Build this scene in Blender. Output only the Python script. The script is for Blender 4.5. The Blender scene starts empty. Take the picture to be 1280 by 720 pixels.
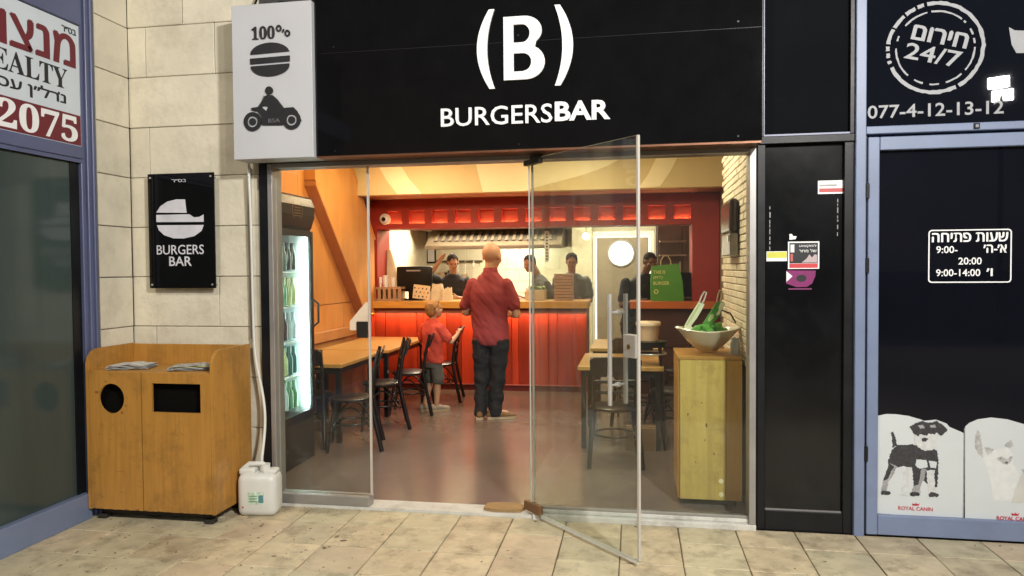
import bpy, bmesh, math, random
from mathutils import Vector, Matrix, noise, Euler
from mathutils.geometry import tessellate_polygon
R = math.radians
random.seed(7)
S = bpy.context.scene
COL = S.collection

# ------------------------------------------------------------------ camera
cam = bpy.data.cameras.new('camera')
cam.sensor_width = 36; cam.lens = 897.23 / 1280 * 36; cam.clip_end = 400; cam.clip_start = .05
camo = bpy.data.objects.new('camera', cam); COL.objects.link(camo); S.camera = camo
YAW, PITCH, ROLL = R(9.70135), R(1.56188), R(-.43597)
CAM = Vector((0, -4.59, 1.62))
Fv = Vector((-math.sin(YAW)*math.cos(PITCH), math.cos(YAW)*math.cos(PITCH), -math.sin(PITCH)))
Rv = Vector((math.cos(YAW), math.sin(YAW), 0)); Uv = Rv.cross(Fv)
Rv, Uv = math.cos(ROLL)*Rv + math.sin(ROLL)*Uv, -math.sin(ROLL)*Rv + math.cos(ROLL)*Uv
camo.matrix_world = Matrix(((Rv.x, Uv.x, -Fv.x, CAM.x), (Rv.y, Uv.y, -Fv.y, CAM.y), (Rv.z, Uv.z, -Fv.z, CAM.z), (0, 0, 0, 1)))

# ------------------------------------------------------------------ world and exposure (night)
W = bpy.data.worlds.new('World'); S.world = W; W.use_nodes = True
nt = W.node_tree
sky = nt.nodes.new('ShaderNodeTexSky'); sky.sky_type = 'NISHITA'; sky.sun_disc = False
sky.sun_elevation = R(1); sky.sun_rotation = R(200)
mixw = nt.nodes.new('ShaderNodeMixRGB'); mixw.inputs[0].default_value = .8
mixw.inputs[2].default_value = (.55, .6, .8, 1)
nt.links.new(sky.outputs[0], mixw.inputs[1]); nt.links.new(mixw.outputs[0], nt.nodes['Background'].inputs[0])
nt.nodes['Background'].inputs[1].default_value = .06
S.view_settings.view_transform = 'Standard'; S.view_settings.look = 'None'
S.view_settings.exposure = 0; S.view_settings.gamma = 1
S.cycles.use_denoising = True
S.cycles.max_bounces = 10; S.cycles.diffuse_bounces = 4; S.cycles.glossy_bounces = 4
S.cycles.transparent_max_bounces = 24; S.cycles.sample_clamp_indirect = 6
S.cycles.caustics_reflective = False; S.cycles.caustics_refractive = False

def area(name, loc, target, w, h, power, color):
    l = bpy.data.lights.new(name, 'AREA'); l.shape = 'RECTANGLE'; l.size = w; l.size_y = h
    l.energy = power; l.color = color
    o = bpy.data.objects.new(name, l); COL.objects.link(o); o.location = loc
    o.rotation_euler = (Vector(target) - Vector(loc)).to_track_quat('-Z', 'Y').to_euler()
    return o
COOL = (1, .965, .91); WARM = (1, .8, .55); KIT = (1, .88, .64)
# walkway lamp above the viewer's right shoulder, and the far twin floodlight mirrored in the pet shop glass
area('walkway_light', (1.9, -4.4, 4.05), (-1.9, -.6, .9), .3, .2, 345, COOL)
FLOODS = (((7.50, -12.0, 5.42), (1, 0, 1.5)), ((7.60, -12.05, 5.16), (1.4, 0, 1)))
for p_, t_ in FLOODS: area('flood_light', p_, t_, .36, .22, 160, COOL)
area('street_light', (-3.5, -8.5, 8.6), (-1, 0, .5), .5, .3, 420, (1, .9, .74))
# dining room ceiling
for x, y, p in ((-2.5, 1.5, 6), (-.7, 1.3, 16), (-2.6, 3.2, 30), (-.6, 3.2, 26)):
    area('ceiling_light', (x, y, 2.98), (x, y+.1, 0), .35, .35, p, WARM)
area('bulkhead_light', (-1.3, 2.2, 2.9), (-1.3, 4.1, 2.7), 3.6, .15, 24, (1, .78, .45))
area('wall_washer', (-2.2, 2.3, 2.9), (-3.6, 2.9, 1.8), .5, .3, 22, (1, .6, .28))
area('brick_light', (-.2, 1.1, 2.9), (.72, 1.0, 2.2), .3, .3, 26, (1, .9, .7))
# kitchen
area('kitchen_light', (-2.2, 6.2, 2.75), (-2.2, 6.3, 0), 2.0, .5, 170, KIT)
area('kitchen_light', (-.3, 6.2, 2.75), (-.3, 6.2, 0), 1.2, .5, 60, KIT)
area('hood_light', (-1.95, 6.6, 1.93), (-1.9, 7.2, 1.4), .9, .12, 60, (1, .9, .66))
# LED strip below the counter top
area('counter_light', (-2.05, 4.56, 1.035), (-2.05, 4.75, .5), 2.9, .03, 12, (1, .5, .22))

# ------------------------------------------------------------------ materials
MATS = {}
def mat(name, col, rough=.6, metal=0, tone=.12, nscale=6, bump=0, bscale=40, rnd=0, wood=None, emit=None, spec=.5, stain=None, coat=0):
    if name in MATS: return MATS[name]
    m = bpy.data.materials.new(name); m.use_nodes = True; t = m.node_tree; b = t.nodes['Principled BSDF']
    n = t.nodes.new; L = t.links.new
    b.inputs['Roughness'].default_value = rough; b.inputs['Metallic'].default_value = metal
    b.inputs['Specular IOR Level'].default_value = spec; b.inputs['Coat Weight'].default_value = coat
    tc = n('ShaderNodeTexCoord')
    if emit:
        b.inputs['Base Color'].default_value = (*col, 1)
        b.inputs['Emission Color'].default_value = (*col, 1); b.inputs['Emission Strength'].default_value = emit
        MATS[name] = m; return m
    mp = n('ShaderNodeMapping'); L(tc.outputs['Object'], mp.inputs[0])
    if wood: mp.inputs['Scale'].default_value = wood
    oi = n('ShaderNodeObjectInfo')
    ad = n('ShaderNodeVectorMath'); ad.operation = 'ADD'
    mu = n('ShaderNodeMath'); mu.operation = 'MULTIPLY'; mu.inputs[1].default_value = 37; L(oi.outputs['Random'], mu.inputs[0])
    L(mp.outputs[0], ad.inputs[0]); L(mu.outputs[0], ad.inputs[1])
    ns = n('ShaderNodeTexNoise'); ns.inputs['Scale'].default_value = nscale; ns.inputs['Detail'].default_value = 6
    ns.inputs['Roughness'].default_value = .62
    L(ad.outputs[0], ns.inputs['Vector'])
    rp = n('ShaderNodeValToRGB'); L(ns.outputs[0], rp.inputs[0])
    c = Vector(col)
    e = rp.color_ramp.elements
    e[0].position = .32; e[0].color = (*(c * (1 - tone)), 1); e[1].position = .7; e[1].color = (*[min(1, v) for v in c * (1 + tone)], 1)
    out = rp.outputs[0]
    if rnd:
        hs = n('ShaderNodeHueSaturation'); mr = n('ShaderNodeMapRange'); L(oi.outputs['Random'], mr.inputs[0])
        mr.inputs[3].default_value = 1 - rnd; mr.inputs[4].default_value = 1 + rnd
        L(mr.outputs[0], hs.inputs['Value']); L(out, hs.inputs['Color']); out = hs.outputs[0]
    if stain:   # (colour, amount, scale): dirt with its own blotchy shape
        n2 = n('ShaderNodeTexNoise'); n2.inputs['Scale'].default_value = stain[2]; n2.inputs['Detail'].default_value = 9; n2.inputs['Roughness'].default_value = .72
        geo = n('ShaderNodeNewGeometry'); L(geo.outputs['Position'], n2.inputs['Vector'])
        r2 = n('ShaderNodeValToRGB'); L(n2.outputs[0], r2.inputs[0])
        r2.color_ramp.elements[0].position = .5; r2.color_ramp.elements[1].position = .68
        r2.color_ramp.elements[0].color = (0, 0, 0, 1); r2.color_ramp.elements[1].color = (stain[1],)*3 + (1,)
        mx = n('ShaderNodeMixRGB'); L(r2.outputs[0], mx.inputs[0]); L(out, mx.inputs[1]); mx.inputs[2].default_value = (*stain[0], 1)
        out = mx.outputs[0]
    L(out, b.inputs['Base Color'])
    # slight variation of gloss
    mr2 = n('ShaderNodeMapRange'); L(ns.outputs[0], mr2.inputs[0])
    mr2.inputs[3].default_value = max(.01, rough - min(.08, rough*.3)); mr2.inputs[4].default_value = min(1, rough + min(.08, rough*.3)); L(mr2.outputs[0], b.inputs['Roughness'])
    if bump:
        nb = n('ShaderNodeTexNoise'); nb.inputs['Scale'].default_value = bscale; nb.inputs['Detail'].default_value = 5; L(ad.outputs[0], nb.inputs['Vector'])
        bp = n('ShaderNodeBump'); bp.inputs['Strength'].default_value = bump; bp.inputs['Distance'].default_value = .01
        L(nb.outputs[0], bp.inputs['Height']); L(bp.outputs[0], b.inputs['Normal'])
    MATS[name] = m; return m

def glass(name, tint=(.93, .97, .95), f=1.45, veil=0, veilcol=(.4, .42, .42)):
    m = bpy.data.materials.new(name); m.use_nodes = True; t = m.node_tree; t.nodes.clear(); n = t.nodes.new; L = t.links.new
    o = n('ShaderNodeOutputMaterial'); tr = n('ShaderNodeBsdfTransparent'); gl = n('ShaderNodeBsdfGlossy'); fr = n('ShaderNodeFresnel')
    tr.inputs[0].default_value = (*tint, 1); gl.inputs['Roughness'].default_value = .008
    ge = n('ShaderNodeNewGeometry'); ir = n('ShaderNodeMapRange'); L(ge.outputs['Backfacing'], ir.inputs[0]); ir.inputs[3].default_value = f; ir.inputs[4].default_value = 1/f; L(ir.outputs[0], fr.inputs[0])
    mx = n('ShaderNodeMixShader'); L(fr.outputs[0], mx.inputs[0]); L(tr.outputs[0], mx.inputs[1]); L(gl.outputs[0], mx.inputs[2])
    if veil:   # smears, plus the pane's reflected haze put in as a diffuse film
        df = n('ShaderNodeBsdfDiffuse'); df.inputs[0].default_value = (*veilcol, 1)
        ns = n('ShaderNodeTexNoise'); ns.inputs['Scale'].default_value = 1.6; ns.inputs['Detail'].default_value = 6; tc = n('ShaderNodeTexCoord'); L(tc.outputs['Object'], ns.inputs[0])
        mr = n('ShaderNodeMapRange'); mr.inputs[1].default_value = .3; mr.inputs[2].default_value = .8; mr.inputs[3].default_value = veil*.5; mr.inputs[4].default_value = veil*1.6; L(ns.outputs[0], mr.inputs[0])
        m2 = n('ShaderNodeMixShader'); L(mr.outputs[0], m2.inputs[0]); L(mx.outputs[0], m2.inputs[1]); L(df.outputs[0], m2.inputs[2]); mx = m2
    L(mx.outputs[0], o.inputs[0]); return m

GLASS = glass('clear_glass', veil=.009)
DOORGLASS = glass('door_glass', tint=(.95, .97, .955), veil=.022, veilcol=(.5, .48, .44))
FRIDGEGLASS = glass('fridge_glass', tint=(.95, 1, .98))
STONE = mat('limestone', (.635, .59, .47), .85, tone=.1, nscale=3, bump=.5, bscale=22, rnd=.05, stain=((.34, .3, .21), .4, 2.6))
MORTAR = mat('mortar', (.33, .3, .235), .95, bump=.3)
TILE = mat('paving_tile', (.51, .43, .29), .55, tone=.2, nscale=7, bump=.35, bscale=30, rnd=.13, stain=((.17, .13, .08), .75, 5.5))
TILEG = mat('greenish_paving_tile', (.49, .435, .295), .58, tone=.16, nscale=7, bump=.25, bscale=30, rnd=.1, stain=((.17, .15, .1), .7, 5.5))
TILEP = mat('pinkish_paving_tile', (.52, .425, .295), .55, tone=.14, nscale=7, bump=.2, bscale=30, rnd=.08, stain=((.2, .15, .1), .5, 4))
GROUT = mat('grout', (.15, .11, .07), .9, bump=.3)
ASPH = mat('asphalt', (.05, .05, .052), .9, bump=.5)
BLACK = mat('black_sign_acrylic', (.005, .005, .0055), .05, tone=.15, spec=.3)
BLACKM = mat('black_painted_metal', (.007, .0075, .009), .4, tone=.3, bump=.05, spec=.3)
BLACKP = mat('black_panel', (.006, .0065, .0075), .16, tone=.35, nscale=2.5, spec=.4, stain=((.014, .0145, .014), .4, 3))
WHITE = mat('white_letter', (.82, .83, .84), .4, tone=.03)
GREYPANEL = mat('pale_grey_panel', (.5, .51, .54), .5, tone=.04, nscale=2)
ALU = mat('anodised_aluminium', (.36, .35, .34), .42, metal=.55, tone=.08)
STEEL = mat('brushed_steel', (.62, .6, .57), .3, metal=.6, tone=.05)
BLUE = mat('blue_grey_painted_frame', (.09, .105, .2), .42, tone=.1, nscale=3, stain=((.1, .11, .18), .35, 5))
BLUEP = mat('light_blue_grey_frame', (.165, .21, .33), .42, tone=.08, nscale=3, stain=((.14, .16, .25), .35, 5))
DARKGLASS = mat('dark_window_glass', (.005, .006, .010), .012, tone=.2, nscale=1.2, spec=.6)
TEALGLASS = mat('teal_reflection_glass', (.046, .066, .063), .12, tone=.12, nscale=.8, wood=(6, 6, .4))  # dull reflection on the pane put into its grey-teal colour
SIGNW = mat('white_sign_board', (.58, .64, .7), .4, tone=.03)
MAROON = mat('maroon_print', (.14, .012, .022), .45, tone=.05)
INK = mat('black_print', (.012, .012, .015), .45)
BINW = mat('orange_wood_veneer', (.43, .21, .042), .42, tone=.13, nscale=3.2, wood=(14, 14, .9), stain=((.16, .085, .025), .6, 3.4), bump=.08)
CABW = mat('yellow_pine_veneer', (.56, .38, .1), .45, tone=.1, nscale=3, wood=(10, 10, .8), stain=((.28, .15, .03), .55, 6))
TABW = mat('oak_table_top', (.5, .275, .08), .35, tone=.14, nscale=3, wood=(12, 1.2, 12))
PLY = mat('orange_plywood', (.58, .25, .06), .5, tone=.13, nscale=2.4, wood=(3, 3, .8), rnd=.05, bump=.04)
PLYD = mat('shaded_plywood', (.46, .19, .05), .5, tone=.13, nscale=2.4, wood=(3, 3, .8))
COUNTW = mat('counter_oak', (.6, .31, .07), .35, tone=.13, nscale=3, wood=(1.2, 12, 12))
FLOORM = mat('terracotta_concrete', (.17, .128, .112), .22, tone=.09, nscale=1.8, bump=.05, bscale=9, stain=((.12, .09, .08), .25, 1.3))
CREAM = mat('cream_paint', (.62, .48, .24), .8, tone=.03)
CREAML = mat('pale_cream_print', (.84, .72, .45), .8, tone=.03)
REDP = mat('red_paint', (.3, .02, .012), .5, tone=.12)
REDS = mat('red_slat', (.36, .035, .012), .42, tone=.16, nscale=2, wood=(6, 6, .6), rnd=.35)
REDK = mat('dark_red_kick', (.1, .008, .006), .5)
BRICKM = mat('cream_painted_brick', (.72, .61, .43), .75, tone=.1, rnd=.1, bump=.4)
WTILE = mat('white_wall_tile', (.75, .68, .5), .3, tone=.04, rnd=.03)
WPAINT = mat('kitchen_paint', (.7, .62, .45), .8)
CHAIRB = mat('black_lacquered_wood', (.013, .012, .014), .32, tone=.3)
HOODM = mat('hood_steel', (.14, .105, .07), .4, metal=.5)
SKIN = mat('skin', (.6, .34, .21), .5, tone=.06)
SKINT = mat('tanned_skin', (.34, .18, .11), .5, tone=.08)
MAROONSH = mat('maroon_polo_cotton', (.29, .042, .048), .8, tone=.12, bump=.3, bscale=9)
CORAL = mat('coral_tshirt_cotton', (.6, .075, .05), .85, tone=.12, bump=.3, bscale=16)
BLACKC = mat('black_cotton', (.016, .016, .019), .9, tone=.3, bump=.3)
NAVY = mat('dark_denim', (.018, .019, .024), .85, tone=.3, bump=.4, bscale=14)
GREYC = mat('grey_cotton', (.12, .12, .115), .9, tone=.15)
TANC = mat('tan_cotton', (.42, .27, .17), .9, tone=.1)
SHOE = mat('tan_suede', (.2, .11, .05), .8)
SOLE = mat('pale_rubber', (.5, .4, .27), .7)
WPLAS = mat('translucent_white_plastic', (.62, .63, .6), .4, tone=.04)
GREEN = mat('green_paper', (.07, .26, .025), .6, tone=.06)
PAPER = mat('newsprint', (.55, .54, .5), .8, tone=.25, nscale=30)
CERAM = mat('cream_ceramic', (.66, .58, .45), .18, tone=.03, coat=.4)
EDGE = mat('polished_glass_edge', (.62, .66, .6), .25, tone=.05)
SEAL = mat('grey_edge_seal', (.5, .47, .42), .35, tone=.05)
SILLM = mat('pale_stone_sill', (.58, .58, .54), .6, tone=.12, bump=.3, stain=((.25, .23, .19), .5, 6))
DIRTY = mat('dirty_black_plinth', (.02, .017, .013), .8)
BROWNM = mat('brown_metal_patch', (.16, .075, .03), .45)

# ------------------------------------------------------------------ mesh helpers
class MB:
    def __init__(s): s.bm = bmesh.new()
    def box(s, a, b, rot=None, bevel=0):
        a, b = Vector(a), Vector(b); c = (a+b)/2; d = b-a
        M = Matrix.Translation(c)
        if rot: M = M @ Euler(rot).to_matrix().to_4x4()
        r = bmesh.ops.create_cube(s.bm, size=1, matrix=M @ Matrix.Diagonal((abs(d.x), abs(d.y), abs(d.z), 1)))
        if bevel:
            es = list({e for v in r['verts'] for e in v.link_edges})
            bmesh.ops.bevel(s.bm, geom=es, offset=bevel, segments=1 if bevel < .006 else 3, affect='EDGES', profile=.5)
        return s
    def tube(s, pts, r, seg=10, r2=None, flat=None):
        pts = [Vector(p) for p in pts]; rings = []
        k = len(pts); ref = None
        for i, p in enumerate(pts):
            d = (pts[min(i+1, k-1)] - pts[max(i-1, 0)]).normalized()
            if ref is None: ref = d.orthogonal().normalized()
            ref = (ref - d*ref.dot(d)).normalized(); q = d.cross(ref)
            rr = r if r2 is None else r + (r2-r)*i/(k-1)
            rings.append([s.bm.verts.new(p + (ref*math.cos(2*math.pi*j/seg) + q*math.sin(2*math.pi*j/seg))*rr) for j in range(seg)])
        for A, B in zip(rings, rings[1:]):
            for j in range(seg): s.bm.faces.new((A[j], A[(j+1) % seg], B[(j+1) % seg], B[j]))
        s.bm.faces.new(rings[0][::-1]); s.bm.faces.new(rings[-1]); return s
    def loft(s, secs, seg=20):
        """secs: (cx,cy,cz,rx,ry) horizontal elliptical sections from bottom to top"""
        rings = []
        for cx, cy, cz, rx, ry in secs:
            rings.append([s.bm.verts.new((cx+rx*math.cos(2*math.pi*j/seg), cy+ry*math.sin(2*math.pi*j/seg), cz)) for j in range(seg)])
        for A, B in zip(rings, rings[1:]):
            for j in range(seg): s.bm.faces.new((A[j], A[(j+1) % seg], B[(j+1) % seg], B[j]))
        s.bm.faces.new(rings[0][::-1]); s.bm.faces.new(rings[-1]); return s
    def ell(s, c, r, rot=(0, 0, 0), sub=3):
        M = Matrix.Translation(c) @ Euler(rot).to_matrix().to_4x4() @ Matrix.Diagonal((*r, 1))
        bmesh.ops.create_icosphere(s.bm, subdivisions=sub, radius=1, matrix=M); return s
    def cap(s, a, b, r1, r2):
        a, b = Vector(a), Vector(b); L = (b-a).length; n = max(2, int(L/min(r1, r2)/1.2)+1)
        s.ell(a, (r1,)*3, sub=2); s.ell(b, (r2,)*3, sub=2)
        s.tube([a, (a+b)/2, b], r1, 14, r2); return s
    def plate(s, outer, holes, M, th):
        """flat polygon (2D) with holes, extruded th along local +z, placed by matrix M"""
        loops = [[Vector((x, y, 0)) for x, y in outer]] + [[Vector((x, y, 0)) for x, y in h] for h in holes]
        flat = [p for l in loops for p in l]; tris = tessellate_polygon(loops)
        top = [s.bm.verts.new(M @ (p+Vector((0, 0, th)))) for p in flat]
        bot = [s.bm.verts.new(M @ p) for p in flat]
        for t in tris:
            try: s.bm.faces.new([top[i] for i in t]); s.bm.faces.new([bot[i] for i in t][::-1])
            except ValueError: pass
        o = 0
        for l in loops:
            k = len(l)
            for i in range(k):
                s.bm.faces.new((bot[o+i], bot[o+(i+1) % k], top[o+(i+1) % k], top[o+i]))
            o += k
        return s
    def mesh(s, name, m, smooth=False):
        bmesh.ops.recalc_face_normals(s.bm, faces=s.bm.faces)
        me = bpy.data.meshes.new(name); s.bm.to_mesh(me); s.bm.free()
        me.materials.append(m)
        if smooth:
            for p in me.polygons: p.use_smooth = True
            try: me.set_sharp_from_angle(angle=R(smooth if smooth > 1 else 40))
            except Exception: pass
        return me
    def build(s, name, m, parent=None, smooth=False): return link(name, s.mesh(name, m, smooth), parent)

def link(name, me, parent=None, loc=None):
    o = bpy.data.objects.new(name, me); COL.objects.link(o)
    if parent: o.parent = parent
    if loc: o.location = loc
    return o
def tag(o, label=None, cat=None, group=None, kind=None):
    if label: o['label'] = label
    if cat: o['category'] = cat
    if group: o['group'] = group
    if kind: o['kind'] = kind
    return o
def thing(name, label, cat, loc=(0, 0, 0), rz=0, group=None):
    o = bpy.data.objects.new(name, None); COL.objects.link(o); o.location = loc; o.rotation_euler = (0, 0, rz)
    o.empty_display_size = .1
    return tag(o, label, cat, group)
def copytree(o, parent=None):
    kids = list(o.children); c = o.copy(); COL.objects.link(c)
    if parent: c.parent = parent
    for k in kids: copytree(k, c)
    return c
def boxobj(name, a, b, m, parent=None, bevel=0, kind=None):
    """box mesh with coordinates given in world space minus the parent's origin"""
    off = Vector(parent_world(parent)) if parent else Vector((0, 0, 0))
    o = MB().box(Vector(a)-off, Vector(b)-off, bevel=bevel).build(name, m, parent)
    if kind: o['kind'] = kind
    return o
def parent_world(p):
    v = Vector(p.location); q = p.parent
    while q: v += q.location; q = q.parent
    return v
def struct(name, a, b, m): return tag(boxobj(name, a, b, m), kind='structure')
def axes(org, u, v):
    u, v = Vector(u).normalized(), Vector(v).normalized(); w = u.cross(v); o = Vector(org)
    return Matrix(((u.x, v.x, w.x, o.x), (u.y, v.y, w.y, o.y), (u.z, v.z, w.z, o.z), (0, 0, 0, 1)))
FRONT = lambda x, y, z: axes((x, y, z), (1, 0, 0), (0, 0, 1))        # local +z points to -Y (towards the viewer)
LEFTW = lambda x, y, z: axes((x, y, z), (0, 1, 0), (0, 0, 1))        # on a wall facing +X
def circ(cx, cy, rx, ry=None, n=28, a0=0, a1=360):
    ry = ry or rx; full = abs(a1-a0) >= 360
    return [(cx+rx*math.cos(R(a0+(a1-a0)*i/(n if full else n-1))), cy+ry*math.sin(R(a0+(a1-a0)*i/(n if full else n-1)))) for i in range(n)]
def arcband(cx, cy, r0, r1, a0, a1, n=16, sx=1):
    return circ(cx, cy, r1*sx, r1, n, a0, a1) + circ(cx, cy, r0*sx, r0, n, a1, a0)
def text(name, body, M, height, m, parent, width=None, bold=0, depth=.003, align='LEFT', shear=0):
    """lettering: cap height and overall width fitted in metres; M maps local xy to the surface"""
    heb = any('\u0590' < ch < '\u0600' for ch in body)
    c = bpy.data.curves.new(name, 'FONT'); c.body = body; c.offset = 0 if heb else bold; c.extrude = .01; c.resolution_u = 3; c.shear = shear
    t = bpy.data.objects.new(name, c); COL.objects.link(t)
    me = bpy.data.meshes.new_from_object(t.evaluated_get(bpy.context.evaluated_depsgraph_get()))
    bpy.data.objects.remove(t); bpy.data.curves.remove(c)
    if not me.vertices: return None
    xs = [v.co.x for v in me.vertices]; ys = [v.co.y for v in me.vertices]; zs = [v.co.z for v in me.vertices]
    x0, x1, y0, y1 = min(xs), max(xs), min(ys), max(ys)
    sy = height/(y1-y0); sx = (width/(x1-x0)) if width else sy; w = (x1-x0)*sx
    ox = {'LEFT': 0, 'CENTER': -w/2, 'RIGHT': -w}[align]; zz = max(zs)-min(zs)
    for v in me.vertices:
        v.co = M @ Vector(((v.co.x-x0)*sx+ox, (v.co.y-y0)*sy, (v.co.z-min(zs))/zz*depth))
    if heb and bold:      # heavier strokes: the same glyphs repeated with a small sideways step
        bmx = bmesh.new(); bmx.from_mesh(me); g0 = list(bmx.verts)+list(bmx.edges)+list(bmx.faces)
        for k, (dx, dy) in enumerate(((1, 0), (-1, 0), (0, 1))):
            r_ = bmesh.ops.duplicate(bmx, geom=g0); o3 = M.to_3x3() @ Vector((dx*bold*height, dy*bold*height, .0002*(k+1)))
            bmesh.ops.translate(bmx, verts=[v for v in r_['geom'] if isinstance(v, bmesh.types.BMVert)], vec=o3)
        bmx.to_mesh(me); bmx.free()
    me.name = name; me.materials.clear(); me.materials.append(m)
    if parent:
        off = parent_world(parent)
        for v in me.vertices: v.co -= off
    return link(name, me, parent)
def pl(name, outer, holes, M, th, m, parent=None):
    if parent: M = Matrix.Translation(-parent_world(parent)) @ M
    return MB().plate(outer, holes, M, th).build(name, m, parent)

# ------------------------------------------------------------------ setting
g = bpy.data.meshes.new('ground'); g.from_pydata([(-150, -200, -.035), (150, -200, -.035), (150, 60, -.035), (-150, 60, -.035)], [], [(0, 1, 2, 3)]); g.materials.append(ASPH)
tag(link('ground', g), kind='structure')
pav = struct('pavement', (-9, -11, -.03), (9, .0, -.008), GROUT)
T = .346; rnd = random.Random(3)
x0 = -2.163
variants = []
for m in (TILE, TILEG, TILEP):
    for q in range(3):
        b = MB(); j = .0035
        b.box((-T/2+j, -T/2+j, 0), (T/2-j, T/2-j, .014), bevel=.003)
        for v in b.bm.verts:
            v.co.x += rnd.uniform(-.0015, .0015); v.co.y += rnd.uniform(-.0015, .0015)
        variants.append(b.mesh('paving_tile', m))
count = 0
for r in range(-1, 8):
    y = -.308 - T*r - T/2
    for k in range(-5, 14):
        x = x0 + T*k + T/2
        if x > 4: continue
        p = rnd.random()
        fam = 0 if p < .62 else (1 if p < .9 else 2)
        if x > .3: fam = 1 if p < .6 else (0 if p < .85 else 2)
        if r == -1:
            o = link('tile', variants[fam*3+rnd.randrange(3)], pav); o.scale = (1, .8, 1); o.location = (x, -.308+T*.4, -.012)
        else:
            o = link('tile', variants[fam*3+rnd.randrange(3)], pav); o.location = (x, y, -.012 + rnd.uniform(-.002, .001))
            o.rotation_euler = (rnd.uniform(-.003, .003), rnd.uniform(-.003, .003), rnd.choice((0, 1, 2, 3))*math.pi/2 + rnd.uniform(-.004, .004))
struct('floor', (-3.75, .12, -.03), (1.4, 8.2, .012), FLOORM)
struct('threshold', (-2.43, -.035, -.008), (-.66, .13, .02), SILLM)
s = MB(); s.box((-.655, -.05, -.008), (.73, .14, .035), bevel=.006); s.box((-.655, -.015, .035), (.70, .06, .06), bevel=.004)
tag(s.build('window_sill', SILLM), kind='structure')
# scattered grit and dead leaves on the pavement
b = MB(); rr = random.Random(11)
for i in range(240):
    x = rr.uniform(-3.4, 2.6); y = rr.uniform(-1.5, -.04)
    if rr.random() < .6: x = rr.uniform(-3.4, -1.6)
    q = rr.uniform(.002, .006) * (2.2 if rr.random() < .07 else 1)
    b.ell((x, y, .003), (q*rr.uniform(1, 2.4), q, .0022), (0, 0, rr.uniform(0, 3)), sub=1)
tag(b.build('grit', mat('grit', (.22, .17, .1), .9, tone=.5)), 'small dark crumbs and dead leaf bits strewn on the pavement tiles', 'litter', kind='stuff')

# dining room and kitchen shell
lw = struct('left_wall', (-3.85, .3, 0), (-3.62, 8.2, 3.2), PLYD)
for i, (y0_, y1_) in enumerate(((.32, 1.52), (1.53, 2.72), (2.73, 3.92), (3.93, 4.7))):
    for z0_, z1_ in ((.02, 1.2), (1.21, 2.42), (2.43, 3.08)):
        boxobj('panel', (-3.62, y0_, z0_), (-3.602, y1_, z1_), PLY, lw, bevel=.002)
struct('right_wall', (1.06, 1.62, 0), (1.3, 8.2, 3.2), mat('dim_wall', (.3, .22, .14), .8))
struct('back_wall', (-3.85, 7.62, 0), (1.4, 7.8, 3.2), WPAINT)
struct('ceiling', (-3.85, .1, 3.1), (1.4, 8.2, 3.2), mat('ceiling_paint', (.6, .52, .38), .9))
struct('front_wall', (-3.75, .2, 0), (-2.54, .3, 3.2), WPAINT)
struct('upper_facade', (-2.53, .02, 2.42), (.73, .16, 3.95), mat('dark_render', (.05, .05, .05), .9))
struct('upper_facade', (-3.53, .02, 3.95), (3.6, .3, 5.2), mat('limestone_upper', (.5, .46, .37), .85, bump=.3))
struct('kitchen_wall', (-3.605, 5.3, 1.0), (-3.595, 7.6, 3.05), WPAINT)
# pier of thin painted bricks beside the yellow cabinet
nib = tag(boxobj('brick_wall', (.735, .17, 0), (1.2, 1.6, 3.1), mat('brick_mortar', (.4, .31, .19), .9)), 'cream painted brick wall rising behind the yellow cabinet', 'wall')
bl = MB().box((-.009, -.108, -.0215), (.009, .108, .0215), bevel=.004).mesh('brick', BRICKM)
for k in range(42):
    z = .98 + k*.049
    off = .11 if k % 2 else 0
    for j in range(7):
        y = .3 + off + j*.224
        if y > 1.55: continue
        o = link('brick', bl, nib, (.728 + rr.uniform(-.002, .003), y, z))
        if k > 28: pass
# stair box boarded in plywood, running down the left wall
st = thing('stair_boxing', 'slanting plywood boxing running down the left wall towards the counter', 'panelling')
def yz_prism(mb, pts, x0_, x1_):
    mb.plate(pts, [], axes((x0_, 0, 0), (0, 1, 0), (0, 0, 1)), x1_-x0_); return mb
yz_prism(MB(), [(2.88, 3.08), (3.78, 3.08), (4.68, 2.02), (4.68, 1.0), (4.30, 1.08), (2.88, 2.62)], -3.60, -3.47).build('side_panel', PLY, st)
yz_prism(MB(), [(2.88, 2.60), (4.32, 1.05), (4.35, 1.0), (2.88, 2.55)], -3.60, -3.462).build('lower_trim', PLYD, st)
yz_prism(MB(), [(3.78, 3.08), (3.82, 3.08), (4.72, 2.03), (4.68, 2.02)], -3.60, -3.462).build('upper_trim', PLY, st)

# ------------------------------------------------------------------ stone wall (facing part and return)
sw = thing('stone_wall', 'cream limestone block wall at the corner behind the wooden bin', 'wall')
boxobj('backing', (-3.615, .022, 0), (-2.532, .2, 3.95), MORTAR, sw)
Z1, DZ = 3.335, .351
joints = {-1: [-3.1], 0: [-3.39, -2.86], 1: [], 2: [-3.375], 3: [-3.35], 4: [-3.36, -2.62], 5: [-2.86], 6: [-3.35], 7: [-2.95], 8: [-3.3], }
for k in range(-2, 10):
    zt = Z1-(k-0)*DZ; zb = zt-DZ
    zb = max(zb, -.005)
    if zt < .02: continue
    zt = min(zt, 3.95)
    if zb > 3.9: continue
    xs = [-3.53] + joints.get(k, []) + [-2.531]
    for a, b_ in zip(xs, xs[1:]):
        d = rr.uniform(-.003, .004)
        boxobj('stone_block', (a+.002, d, zb+.002), (b_-.002, .03, zt-.002), STONE, sw, bevel=.004)
    boxobj('stone_block', (-3.62, -.338, zb+.003), (-3.53+rr.uniform(0, .004), -.0008, zt-.003), STONE, sw, bevel=.004)

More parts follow.
